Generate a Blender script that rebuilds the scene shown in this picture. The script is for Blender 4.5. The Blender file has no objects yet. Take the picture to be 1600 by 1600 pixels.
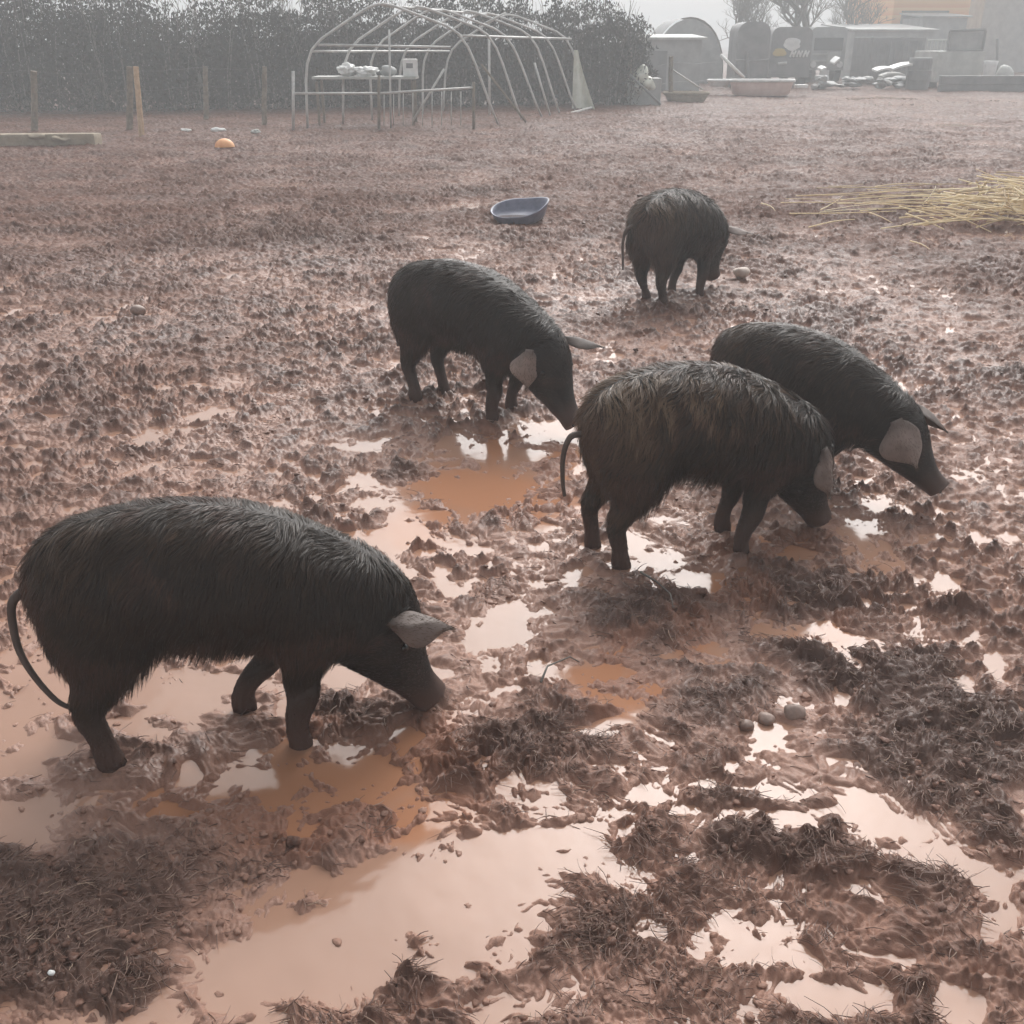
import bpy, math, random
import numpy as np
from mathutils import Vector, Matrix

# ------------------------------------------------------------------ camera, world, sun, exposure
sc = bpy.context.scene
col = sc.collection
CAM_H = 1.6
PITCH = math.radians(24.7)
FPX = 1600.0
cam_d = bpy.data.cameras.new("camera")
cam = bpy.data.objects.new("camera", cam_d)
col.objects.link(cam)
cam.location = (0, 0, CAM_H)
cam.rotation_euler = (math.pi / 2 - PITCH, 0, 0)
cam_d.sensor_fit = 'HORIZONTAL'
cam_d.sensor_width = 36
cam_d.lens = 36.0 * FPX / 1600.0
cam_d.clip_start = 0.05
cam_d.clip_end = 2000
sc.camera = cam

SUN_ELEV = math.radians(42)
SUN_AZ = math.radians(14)
world = bpy.data.worlds.new("World")
sc.world = world
world.use_nodes = True
wn = world.node_tree
wn.nodes.clear()
w_out = wn.nodes.new("ShaderNodeOutputWorld")
w_bg = wn.nodes.new("ShaderNodeBackground")
w_sky = wn.nodes.new("ShaderNodeTexSky")
w_sky.sky_type = 'NISHITA'
w_sky.sun_disc = False
w_sky.sun_elevation = SUN_ELEV
w_sky.sun_rotation = SUN_AZ
w_sky.dust_density = 6
w_hsv = wn.nodes.new("ShaderNodeHueSaturation")
w_hsv.inputs['Saturation'].default_value = 0.15
wn.links.new(w_sky.outputs[0], w_hsv.inputs['Color'])
wn.links.new(w_hsv.outputs[0], w_bg.inputs[0])
w_bg.inputs[1].default_value = 0.15
wn.links.new(w_bg.outputs[0], w_out.inputs[0])

sun_d = bpy.data.lights.new("sun", 'SUN')
sun_d.energy = 0.72
sun_d.angle = math.radians(60)
sun_d.color = (1.0, 0.96, 0.92)
sun = bpy.data.objects.new("sun", sun_d)
col.objects.link(sun)
sdir = Vector((math.sin(SUN_AZ) * math.cos(SUN_ELEV), math.cos(SUN_AZ) * math.cos(SUN_ELEV), math.sin(SUN_ELEV)))
sun.rotation_euler = sdir.to_track_quat('Z', 'Y').to_euler()

sc.view_settings.view_transform = 'Standard'
sc.view_settings.look = 'None'
sc.view_settings.gamma = 1
sc.view_settings.use_curve_mapping = False
sc.view_settings.exposure = 0.56
sc.render.engine = 'CYCLES'
sc.cycles.volume_bounces = 3
sc.cycles.max_bounces = 8
sc.cycles.diffuse_bounces = 3
sc.cycles.glossy_bounces = 3
sc.cycles.use_denoising = True

# ------------------------------------------------------------------ helpers
CP, SP = math.cos(PITCH), math.sin(PITCH)


def ray(px, py):
    u = (px - 800) / FPX
    v = (800 - py) / FPX
    return np.array([u, CP + v * SP, -SP + v * CP])


def gp(px, py, z=0.0):
    "point of the horizontal plane z seen at that pixel of the photograph"
    d = ray(px, py)
    t = (z - CAM_H) / d[2]
    return np.array([d[0] * t, d[1] * t, z])


def at(px, py, Y):
    "point at world depth Y seen at that pixel"
    d = ray(px, py)
    t = Y / d[1]
    return np.array([d[0] * t, Y, CAM_H + d[2] * t])


def hash2(ix, iy, seed=0):
    h = (ix.astype(np.int64) * 374761393 + iy.astype(np.int64) * 668265263 + seed * 2147483647) & 0xFFFFFFFF
    h = ((h ^ (h >> 13)) * 1274126177) & 0xFFFFFFFF
    h = ((h ^ (h >> 16)) * 2246822519) & 0xFFFFFFFF
    return ((h ^ (h >> 15)) & 0xFFFFFF).astype(np.float32) / np.float32(0xFFFFFF)


def perlin(x, y, seed=0):
    x = np.asarray(x, dtype=np.float64)
    y = np.asarray(y, dtype=np.float64)
    ix = np.floor(x).astype(np.int64)
    iy = np.floor(y).astype(np.int64)
    fx = (x - ix).astype(np.float32)
    fy = (y - iy).astype(np.float32)
    ux = fx * fx * fx * (fx * (fx * 6 - 15) + 10)
    uy = fy * fy * fy * (fy * (fy * 6 - 15) + 10)
    out = 0
    r = []
    for dx, dy in ((0, 0), (1, 0), (0, 1), (1, 1)):
        a = hash2(ix + dx, iy + dy, seed) * np.float32(6.2831853)
        r.append(np.cos(a) * (fx - dx) + np.sin(a) * (fy - dy))
    a = r[0] + (r[1] - r[0]) * ux
    b = r[2] + (r[3] - r[2]) * ux
    return (a + (b - a) * uy) * np.float32(1.5)


def perlin3(p, freq, seed=0):
    "cheap 3-D variation: three 2-D slices"
    x, y, z = p[:, 0] * freq, p[:, 1] * freq, p[:, 2] * freq
    return (perlin(x + z * .7, y - z * .5, seed) + perlin(y + x * .3, z + 7.1, seed + 1) + perlin(z - y * .4, x + 3.3, seed + 2)) / 1.7


def sstep(a, b, x):
    t = np.clip((x - a) / (b - a), 0, 1)
    return t * t * (3 - 2 * t)


def tag(o, label=None, cat=None, group=None, kind=None):
    if label:
        o["label"] = label
    if cat:
        o["category"] = cat
    if group:
        o["group"] = group
    if kind:
        o["kind"] = kind
    return o


def empty(name, loc=(0, 0, 0), rz=0.0):
    o = bpy.data.objects.new(name, None)
    o.empty_display_size = 0.2
    o.location = loc
    o.rotation_euler = (0, 0, rz)
    col.objects.link(o)
    return o


def raw_mesh(name, verts, quads=None, tris=None, smooth=True):
    "fast mesh from numpy arrays"
    verts = np.ascontiguousarray(verts, dtype=np.float32)
    me = bpy.data.meshes.new(name)
    nq = 0 if quads is None else len(quads)
    nt = 0 if tris is None else len(tris)
    me.vertices.add(len(verts))
    me.vertices.foreach_set("co", verts.ravel())
    loops = []
    if nq:
        loops.append(np.asarray(quads, dtype=np.int32).ravel())
    if nt:
        loops.append(np.asarray(tris, dtype=np.int32).ravel())
    loops = np.concatenate(loops)
    me.loops.add(len(loops))
    me.loops.foreach_set("vertex_index", loops)
    starts = np.concatenate([np.arange(nq) * 4, nq * 4 + np.arange(nt) * 3]).astype(np.int32)
    me.polygons.add(nq + nt)
    me.polygons.foreach_set("loop_start", starts)
    if smooth:
        me.polygons.foreach_set("use_smooth", np.ones(nq + nt, dtype=bool))
    me.update(calc_edges=True)
    return me


def put(name, me, mat, parent=None):
    o = bpy.data.objects.new(name, me)
    if mat:
        me.materials.append(mat)
    col.objects.link(o)
    if parent:
        o.parent = parent
    return o


class MB:
    "collects pieces, then links them as ONE mesh object"

    def __init__(s):
        s.v = []
        s.f = []
        s.n = 0

    def add(s, verts, faces):
        b = s.n
        s.v.extend([tuple(map(float, q)) for q in verts])
        s.f.extend([tuple(b + i for i in f) for f in faces])
        s.n = len(s.v)
        return s

    def box(s, c, size, rot=(0, 0, 0), bevel=0.0, jit=0.0):
        import bmesh
        bm = bmesh.new()
        bmesh.ops.create_cube(bm, size=1)
        for v in bm.verts:
            v.co = Vector((v.co.x * size[0], v.co.y * size[1], v.co.z * size[2]))
            if jit:
                v.co += Vector([random.uniform(-jit, jit) for _ in range(3)])
        if bevel:
            bmesh.ops.bevel(bm, geom=list(bm.edges), offset=min(bevel, min(size) * .45), segments=2, affect='EDGES', profile=0.7)
        M = Matrix.Translation(Vector(c)) @ (Matrix.Rotation(rot[2], 4, 'Z') @ Matrix.Rotation(rot[1], 4, 'Y') @ Matrix.Rotation(rot[0], 4, 'X'))
        bm.transform(M)
        bm.verts.index_update()
        s.add([v.co[:] for v in bm.verts], [[v.index for v in f.verts] for f in bm.faces])
        bm.free()
        return s

    def tube(s, pts, rad, n=8, cap=True):
        pts = [Vector(p) for p in pts]
        if not hasattr(rad, '__len__'):
            rad = [rad] * len(pts)
        vs = []
        fs = []
        prev = None
        for i, p in enumerate(pts):
            d = (pts[min(i + 1, len(pts) - 1)] - pts[max(i - 1, 0)]).normalized()
            if prev is None:
                a = d.orthogonal().normalized()
            else:
                a = (prev - d * prev.dot(d)).normalized()
            prev = a
            b = d.cross(a)
            for k in range(n):
                t = 2 * math.pi * k / n
                vs.append(p + (a * math.cos(t) + b * math.sin(t)) * rad[i])
        for i in range(len(pts) - 1):
            for k in range(n):
                fs.append((i * n + k, i * n + (k + 1) % n, (i + 1) * n + (k + 1) % n, (i + 1) * n + k))
        if cap:
            fs.append(tuple(range(n - 1, -1, -1)))
            fs.append(tuple((len(pts) - 1) * n + k for k in range(n)))
        return s.add(vs, fs)

    def blob(s, c, size, seed=0, sub=2, amp=0.25, freq=2.0):
        import bmesh
        bm = bmesh.new()
        bmesh.ops.create_icosphere(bm, subdivisions=sub, radius=1)
        co = np.array([v.co[:] for v in bm.verts])
        n = perlin3(co + seed * 3.7, freq * .5, seed)
        co = co * (1 + amp * n)[:, None] * np.array(size) + np.array(c)
        bm.verts.index_update()
        s.add(co, [[v.index for v in f.verts] for f in bm.faces])
        bm.free()
        return s

    def build(s, name, mat, parent=None, smooth=False):
        me = bpy.data.meshes.new(name)
        me.from_pydata(s.v, [], s.f)
        if smooth:
            for p in me.polygons:
                p.use_smooth = True
        me.update()
        return put(name, me, mat, parent)


def sock(n, *names):
    for k in names:
        if k in n.inputs:
            return n.inputs[k]


def mat_basic(name, c1, c2=None, rough=0.7, scale=8.0, bump=0.0, bscale=40.0, spec=0.5, metal=0.0, coat=0.0, detail=6):
    m = bpy.data.materials.new(name)
    m.use_nodes = True
    nt = m.node_tree
    b = nt.nodes["Principled BSDF"]
    b.inputs['Roughness'].default_value = rough
    b.inputs['Metallic'].default_value = metal
    b.inputs['Specular IOR Level'].default_value = spec
    b.inputs['Coat Weight'].default_value = coat
    tc = nt.nodes.new("ShaderNodeTexCoord")
    if c2 is None:
        b.inputs['Base Color'].default_value = (*c1, 1)
    else:
        nz = nt.nodes.new("ShaderNodeTexNoise")
        nz.inputs['Scale'].default_value = scale
        nz.inputs['Detail'].default_value = detail
        nz.inputs['Roughness'].default_value = 0.65
        cr = nt.nodes.new("ShaderNodeValToRGB")
        cr.color_ramp.elements[0].position = 0.35
        cr.color_ramp.elements[1].position = 0.65
        cr.color_ramp.elements[0].color = (*c1, 1)
        cr.color_ramp.elements[1].color = (*c2, 1)
        nt.links.new(tc.outputs['Object'], nz.inputs['Vector'])
        nt.links.new(nz.outputs['Fac'], cr.inputs['Fac'])
        nt.links.new(cr.outputs[0], b.inputs['Base Color'])
    if bump:
        n2 = nt.nodes.new("ShaderNodeTexNoise")
        n2.inputs['Scale'].default_value = bscale
        n2.inputs['Detail'].default_value = 6
        bp = nt.nodes.new("ShaderNodeBump")
        bp.inputs['Strength'].default_value = bump
        bp.inputs['Distance'].default_value = 0.01
        nt.links.new(tc.outputs['Object'], n2.inputs['Vector'])
        nt.links.new(n2.outputs['Fac'], bp.inputs['Height'])
        nt.links.new(bp.outputs[0], b.inputs['Normal'])
    return m


random.seed(5)
rng = np.random.default_rng(11)
QUALITY = 1.0

# ------------------------------------------------------------------ ground: churned wet mud
# (px, py, rx, ry, depth, tilt) hollows and heaps read off the photograph and laid out in metres on the plane
PUDDLES = [
    (600, 1395, 180, 64, 1.6), (470, 1490, 120, 54, 1.5), (800, 1335, 100, 34, .8), (700, 1440, 140, 50, .9), (400, 1540, 70, 30, .9),
    (250, 1580, 70, 26, .9), (232, 1492, 24, 12, .7), (75, 1268, 60, 36, 1), (20, 1190, 70, 30, 1), (240, 1235, 30, 26, .9),
    (60, 1110, 70, 44, .95), (270, 1085, 84, 40, .95), (30, 1040, 40, 40, .8), (200, 1150, 60, 20, .7), (500, 1060, 50, 24, .9), (415, 1110, 26, 30, .9),
    (520, 1205, 160, 34, 1.0), (640, 1185, 50, 30, 1.0), (400, 1250, 140, 26, .9), (655, 1288, 42, 22, 1), (250, 1290, 60, 16, .7), (690, 1230, 30, 26, .6),
    (785, 965, 66, 34, 1.1), (690, 895, 46, 14, 1), (600, 845, 50, 18, 1), (640, 880, 60, 18, .8), (560, 795, 52, 14, .9), (568, 745, 36, 12, .9), (430, 790, 30, 9, .6),
    (545, 692, 34, 11, .9), (242, 688, 44, 13, 1), (312, 650, 24, 14, .8), (195, 640, 22, 7, .8), (480, 640, 16, 8, .5), (30, 697, 60, 8, .8), (45, 573, 32, 5, .8),
    (842, 672, 44, 24, 1), (790, 712, 66, 20, 1), (722, 694, 26, 14, 1), (750, 760, 80, 30, 1.1), (650, 810, 60, 24, .9), (700, 850, 80, 20, .6), (900, 720, 22, 30, .7),
    (850, 1038, 34, 18, .9), (925, 1045, 66, 20, .9), (1000, 1090, 44, 24, .8), (920, 1140, 40, 10, .7), (1085, 1010, 44, 28, .8), (1105, 925, 46, 22, .8), (970, 1000, 30, 14, .7),
    (1265, 995, 74, 20, 1), (1340, 835, 34, 36, 1), (1350, 790, 44, 14, .9), (1300, 790, 30, 14, .7), (1015, 875, 36, 22, .9), (990, 850, 24, 20, .7), (1230, 845, 50, 22, .7),
    (952, 562, 34, 9, 1), (618, 568, 18, 10, 1), (600, 640, 14, 10, .8), (715, 625, 16, 8, .7), (1220, 640, 20, 10, .4),
    (1350, 1290, 74, 26, 1.0), (1450, 1335, 44, 14, .7), (1545, 1440, 50, 28, .9), (1570, 1370, 40, 20, .8), (1290, 1555, 84, 32, 1.0), (1470, 1565, 60, 30, .9), (1200, 1500, 50, 20, .6),
    (1220, 1165, 40, 14, .8), (1240, 1245, 30, 14, .7), (1180, 1285, 40, 16, .8), (860, 1250, 36, 24, .7), (1110, 1480, 44, 16, .7), (1380, 1492, 34, 10, .7), (1010, 1230, 30, 22, .7), (1060, 1360, 30, 22, .6), (960, 1290, 30, 14, .5),
    (1555, 1030, 24, 34, .9), (1480, 905, 50, 12, .8), (1520, 840, 60, 9, .7), (1440, 850, 30, 9, .6), (1590, 1120, 24, 24, .8), (1480, 1080, 24, 10, .7), (1470, 1205, 24, 14, .7), (1580, 960, 26, 10, .7),
    (920, 915, 40, 16, .6), (1180, 1050, 34, 10, .6), (930, 1400, 60, 20, .6), (760, 1560, 80, 20, .3), (600, 1580, 60, 16, .6),
    (1450, 153, 160, 3, 1.8), (1580, 158, 60, 3, 1.4), (1490, 197, 70, 4, 1.2), (660, 370, 26, 4, .9), (1370, 567, 12, 6, .7), (850, 245, 60, 2.5, .6), (1500, 690, 20, 6, .5),
]
HEAPS = [
    (100, 1420, 130, 90, 1.6), (150, 1530, 110, 50, 1.4), (20, 1500, 90, 70, 1.5), (30, 1340, 70, 30, 1.2), (330, 1400, 60, 26, .6), (160, 1330, 60, 24, .6),
    (1510, 1140, 110, 60, 2.0), (1350, 1050, 110, 44, 1.9), (1450, 1210, 90, 36, 1.2), (1200, 1350, 120, 54, 1.3), (1180, 1250, 90, 30, .9), (1560, 1250, 60, 50, 1.3),
    (1040, 965, 80, 36, 1.4), (1220, 940, 90, 34, 1.2), (1130, 1100, 80, 34, .9), (820, 1180, 90, 40, .9), (640, 1510, 50, 30, .9), (900, 1470, 100, 40, .8), (1050, 1430, 70, 30, .5),
    (1430, 1380, 80, 26, .9), (1400, 1560, 30, 60, .5), (560, 1110, 110, 26, 1.0), (700, 1090, 40, 22, .9), (1230, 840, 40, 16, 1.1), (650, 735, 50, 13, 1.1), (1140, 1180, 40, 20, .5),
    (490, 370, 120, 12, .9), (1500, 960, 70, 18, .6), (440, 870, 60, 20, .5), (1370, 920, 80, 24, .6), (880, 1110, 60, 24, .5), (1000, 1330, 60, 22, .4), (430, 1360, 50, 24, .7), (1500, 1480, 60, 14, .5),
]
ORANGE = [(520, 1215, 200, 46), (640, 1185, 60, 34), (400, 1265, 160, 34), (655, 1288, 46, 24), (750, 765, 90, 34), (650, 820, 70, 24), (760, 700, 22, 22), (930, 1048, 46, 20),
          (1000, 1090, 50, 26), (1085, 1010, 54, 34), (1105, 925, 60, 28), (1290, 978, 40, 10), (880, 720, 24, 30), (1200, 860, 80, 20), (970, 1010, 30, 14), (470, 1130, 50, 16), (850, 800, 60, 20)]  # spots where pigs' reflections hide the sky glare, painted as colour


def to_ground(px, py, rx, ry):
    c = gp(px, py)
    a = gp(px + rx, py)
    ryy = min(ry, (py - 70) * .45)
    b0, b1 = gp(px, py - ryy), gp(px, py + ryy)
    return c[0], c[1], abs(a[0] - c[0]), abs(b0[1] - b1[1]) / 2 * (ry / ryy)


def bumps_field(x, y, spots, soft=1.0):
    out = np.zeros_like(x)
    for s_ in spots:
        cx, cy, rx, ry = to_ground(*s_[:4])
        w = s_[4] if len(s_) > 4 else 1.0
        m = (np.abs(x - cx) < rx * 2.6) & (np.abs(y - cy) < ry * 2.6)
        if not m.any():
            continue
        d2 = ((x[m] - cx) / rx) ** 2 + ((y[m] - cy) / ry) ** 2
        g = np.exp(-(d2 ** 1.4) * .7) * w
        out[m] = np.maximum(out[m], g)
    return out


FEET = []   # filled by pigs later: little splashes of deep mud


def pits(x, y, cell, seed, prob, r0):
    "hoof prints: a hollow with a raised lip, one at most per cell"
    gx = x / cell
    gy = y / cell
    ix = np.floor(gx).astype(np.int64)
    iy = np.floor(gy).astype(np.int64)
    out = np.zeros(x.shape, dtype=np.float32)
    for dx in (-1, 0, 1):
        for dy in (-1, 0, 1):
            cx = ix + dx
            cy = iy + dy
            jx = cx + .15 + .7 * hash2(cx, cy, seed)
            jy = cy + .15 + .7 * hash2(cx, cy, seed + 1)
            on = hash2(cx, cy, seed + 2) < prob
            ang = hash2(cx, cy, seed + 3) * 3.14
            rr = r0 * (.7 + .6 * hash2(cx, cy, seed + 4))
            ex = (gx - jx) * cell
            ey = (gy - jy) * cell
            ca, sa = np.cos(ang), np.sin(ang)
            a = (ex * ca + ey * sa) / 1.35
            b = -ex * sa + ey * ca
            d = np.sqrt(a * a + b * b) / rr
            g = -np.exp(-(d ** 4) * 1.0) + .55 * np.exp(-((d - 1.45) ** 2) * 7)
            out += np.where(on, g, 0).astype(np.float32)
    return out


def ground_height(x, y):
    r = np.sqrt(x * x + y * y)
    # warped coordinates so that nothing reads as round
    wx = x + .05 * perlin(x * 4, y * 4, 1) + .018 * perlin(x * 14, y * 14, 2)
    wy = y + .05 * perlin(x * 4, y * 4, 3) + .018 * perlin(x * 14, y * 14, 4)
    qx = x + .10 * perlin(x * 2.2, y * 2.2, 21) + .05 * perlin(x * 9, y * 9, 22)
    qy = y + .10 * perlin(x * 2.2, y * 2.2, 23) + .05 * perlin(x * 9, y * 9, 24)
    pud = bumps_field(qx, qy, PUDDLES)
    heap = bumps_field(qx, qy, HEAPS)
    base = .0095 + .0085 * sstep(2.8, 6.5, r) + .010 * sstep(7, 14, r)
    z = base - .026 * pud + .015 * heap
    rough = (1 - .30 * np.clip(pud, 0, 1) - .4 * np.clip(pud - 1.05, 0, .6)) * (1 + .55 * np.clip(heap, 0, 2)) * (.62 + .38 * sstep(2.0, 4.0, r))
    n0 = perlin(wx * 1.3, wy * 1.3, 5)
    n1 = perlin(wx * 4.5, wy * 4.5, 6)
    rough = rough * (.70 + .58 * sstep(-.45, .5, perlin(x * .9, y * .9, 71) + .6 * perlin(x * 3.1, y * 2.7, 72)))
    b1 = np.abs(perlin(wx * 9, wy * 9, 7))
    b2 = np.abs(perlin(wx * 19 + 3.1, wy * 19, 8))
    b3 = np.abs(perlin(wx * 41, wy * 41 + 1.7, 9))
    b4 = perlin(wx * 95, wy * 95, 10)
    z = z + .014 * n0 * (.6 + .6 * sstep(3, 8, r)) + rough * (.013 * n1 + .036 * (b1 - .27) + .027 * (b2 - .27) + .018 * (b3 - .27) + .007 * b4)
    z = z + rough * (.016 * pits(wx, wy, .17, 30, .8, .036))
    far = sstep(5, 12, r)
    z = z + far * (.012 * (np.abs(perlin(wx * 3.3, wy * 3.3, 17)) - .27) + .03 * perlin(x * .8, y * .8, 12) + .006 * (np.abs(perlin(wx * 5.5, wy * 5.5, 13)) - .3))
    z = z + .05 * sstep(18, 40, r) * (perlin(x * .15, y * .15, 14) + .4)
    for fx, fy in FEET:
        m = (np.abs(x - fx) < .3) & (np.abs(y - fy) < .3)
        if m.any():
            d = np.sqrt((x[m] - fx) ** 2 + (y[m] - fy) ** 2)
            z[m] += .012 * np.exp(-((d - .075) / .03) ** 2) - .02 * np.exp(-(d / .05) ** 2)
    return z, heap, pud


# ---- pig placement first, so that hooves press into the mud
PIGS = []
# each pig: place of trunk middle, yaw, size, head angles, foot shifts (hind near, hind far, front near, front far)
# local frame: x to the head, y to the pig's left, z up
PIG_SPECS = [
    dict(key='a', loc=(-.685, 2.15), yaw=10, s=.97, head=(.335, .335, -55, -3), hl=.30, width=1.0,
         feet=dict(hr=(-.04, 0), hl=(-.12, .0), fr=(-.05, 0), fl=(-.20, .0)), hair=(64000, .031, 1.0),
         ears=dict(r=((.05, -.095, .075), (.95, -.28, -.02), (0, -.75, .6), .165, .040, .7, .42), l=((-.02, .07, .10), (-.5, .5, .35), (0, .4, .8), .15, .06, .3, .1)),
         tail=[(-.475, 0, .46), (-.505, .0, .43), (-.515, .0, .37), (-.51, -.01, .30), (-.485, -.02, .23), (-.445, -.03, .165), (-.41, -.03, .135)],
         label='large black pig rooting at the front left, with a long thin hanging tail', sag=1.0, len=.95, tone=.9),
    dict(key='b', loc=(.655, 3.20), yaw=16, s=1.0, head=(.335, .335, -60, -8), hl=.28, width=1.0,
         feet=dict(hr=(-.05, 0.02), hl=(-.09, .0), fr=(-.08, 0), fl=(-.06, .0)), hair=(50000, .038, 1.7),
         ears=dict(r=((.03, -.105, .07), (.34, -.12, -.92), (.35, -.9, .1), .20, .046, .5, .5), l=((.02, .09, .07), (.5, .6, -.6), (0, .7, .5), .17, .06, .3, .3)),
         tail=[(-.47, 0, .46), (-.505, .0, .455), (-.525, 0, .42), (-.53, .01, .36), (-.527, .01, .29), (-.52, .01, .245)],
         label='wet shaggy brownish black pig with wavy streaks on its back, snout in mud', sag=0.0, len=.93, tone=1.45),
    dict(key='c', loc=(-.17, 4.66), yaw=-40, s=1.04, head=(.34, .35, -48, -4), hl=.33, width=1.0,
         feet=dict(hr=(.0, 0), hl=(.02, -.02), fr=(-.03, 0), fl=(-.07, .0)), hair=(34000, .027, .9),
         ears=dict(r=((.04, -.11, .06), (.12, -.30, -.93), (.5, -.8, .2), .165, .058, .4, .75), l=((.03, .09, .08), (.77, .66, -.02), (-.3, -.2, .8), .20, .05, .6, .25)),
         tail=[(-.47, 0, .45), (-.50, .0, .42), (-.515, 0, .35), (-.51, .0, .27), (-.49, -.01, .21)],
         label='sleek black pig in the middle with one pale ear hanging and the other sticking out', sag=0.0, len=1.0, tone=.75),
    dict(key='d', loc=(1.16, 3.82), yaw=-44, s=.91, head=(.34, .35, -40, 8), hl=.32, width=.96,
         feet=dict(hr=(.05, 0), hl=(.05, 0), fr=(-.10, 0), fl=(-.16, .0)), hair=(34000, .030, 1.1),
         ears=dict(r=((.05, -.10, .075), (.52, .05, -.80), (.45, -.8, .35), .215, .078, .4, .62), l=((.03, .085, .09), (.8, .5, -.4), (-.2, .2, .9), .20, .07, .5, .3)),
         tail=[(-.47, 0, .45), (-.50, .0, .42), (-.51, 0, .35), (-.50, .0, .28)],
         label='black pig half hidden behind the shaggy one, its big grey ear over its eye', sag=0.0, len=1.0, tone=1.1),
    dict(key='e', loc=(1.13, 7.00), yaw=46, s=1.10, head=(.31, .36, -62, 0), hl=.28, width=1.1,
         feet=dict(hr=(.0, 0.02), hl=(.04, -.02), fr=(-.06, 0), fl=(-.10, .0)), hair=(28000, .040, 1.3),
         ears=dict(r=((.0, -.09, .07), (.66, -.75, .0), (0, -.2, .9), .20, .055, .4, .6), l=((.02, .085, .06), (.6, .45, -.25), (0, .5, .8), .17, .06, .3, .3)),
         tail=[(-.45, 0.06, .48), (-.49, .09, .45), (-.505, .10, .38), (-.50, .10, .30), (-.49, .10, .22)],
         label='farthest pig, shaggy dark brown, seen from behind below the straw and the tub', sag=0.0, len=.84, tone=1.3),
]
HOOFS = dict(hr=(-.285, -.095), hl=(-.285, .095), fr=(.205, -.09), fl=(.205, .09))
for sp in PIG_SPECS:
    c, s_ = math.cos(math.radians(sp['yaw'])), math.sin(math.radians(sp['yaw']))
    for k, (hx, hy) in HOOFS.items():
        lx = (hx * sp['len'] + sp['feet'][k][0]) * sp['s']
        ly = (hy + sp['feet'][k][1]) * sp['s']
        FEET.append((sp['loc'][0] + lx * c - ly * s_, sp['loc'][1] + lx * s_ + ly * c))

# ---- the ground sheet: rings round the camera's foot, fine in front, coarse behind, out past the haze
NR = int(1500 * QUALITY)
NA = int(1850 * QUALITY)
rr = np.concatenate([[.25, .45, .6], .75 * (26 / .75) ** (np.linspace(0, 1, NR)), 26 * (320 / 26) ** (np.linspace(0, 1, 140)[1:])])
fine = np.linspace(-math.radians(56), math.radians(56), NA)
coarse = np.linspace(math.radians(56), 2 * math.pi - math.radians(56), 300)[1:-1]
aa = np.concatenate([fine, coarse])
R_, A_ = np.meshgrid(rr, aa, indexing='ij')
gx = R_ * np.sin(A_)
gy = R_ * np.cos(A_)
gz, gheap, gpud = ground_height(gx.ravel(), gy.ravel())
nr, na = gx.shape
gverts = np.stack([gx.ravel(), gy.ravel(), gz], 1)
ii, jj = np.meshgrid(np.arange(nr - 1), np.arange(na), indexing='ij')
j2 = (jj + 1) % na
quads = np.stack([ii * na + jj, ii * na + j2, (ii + 1) * na + j2, (ii + 1) * na + jj], -1).reshape(-1, 4)[:, ::-1]
centre = len(gverts)
gverts = np.vstack([gverts, [[0, 0, 0]]])
j = np.arange(na)
tris = np.stack([np.full(na, centre), (j + 1) % na, j], 1)


def height_at(x, y):
    "height of the finished sheet, for things that rest on it"
    x = np.atleast_1d(np.asarray(x, dtype=float))
    y = np.atleast_1d(np.asarray(y, dtype=float))
    return ground_height(x, y)[0]


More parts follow.
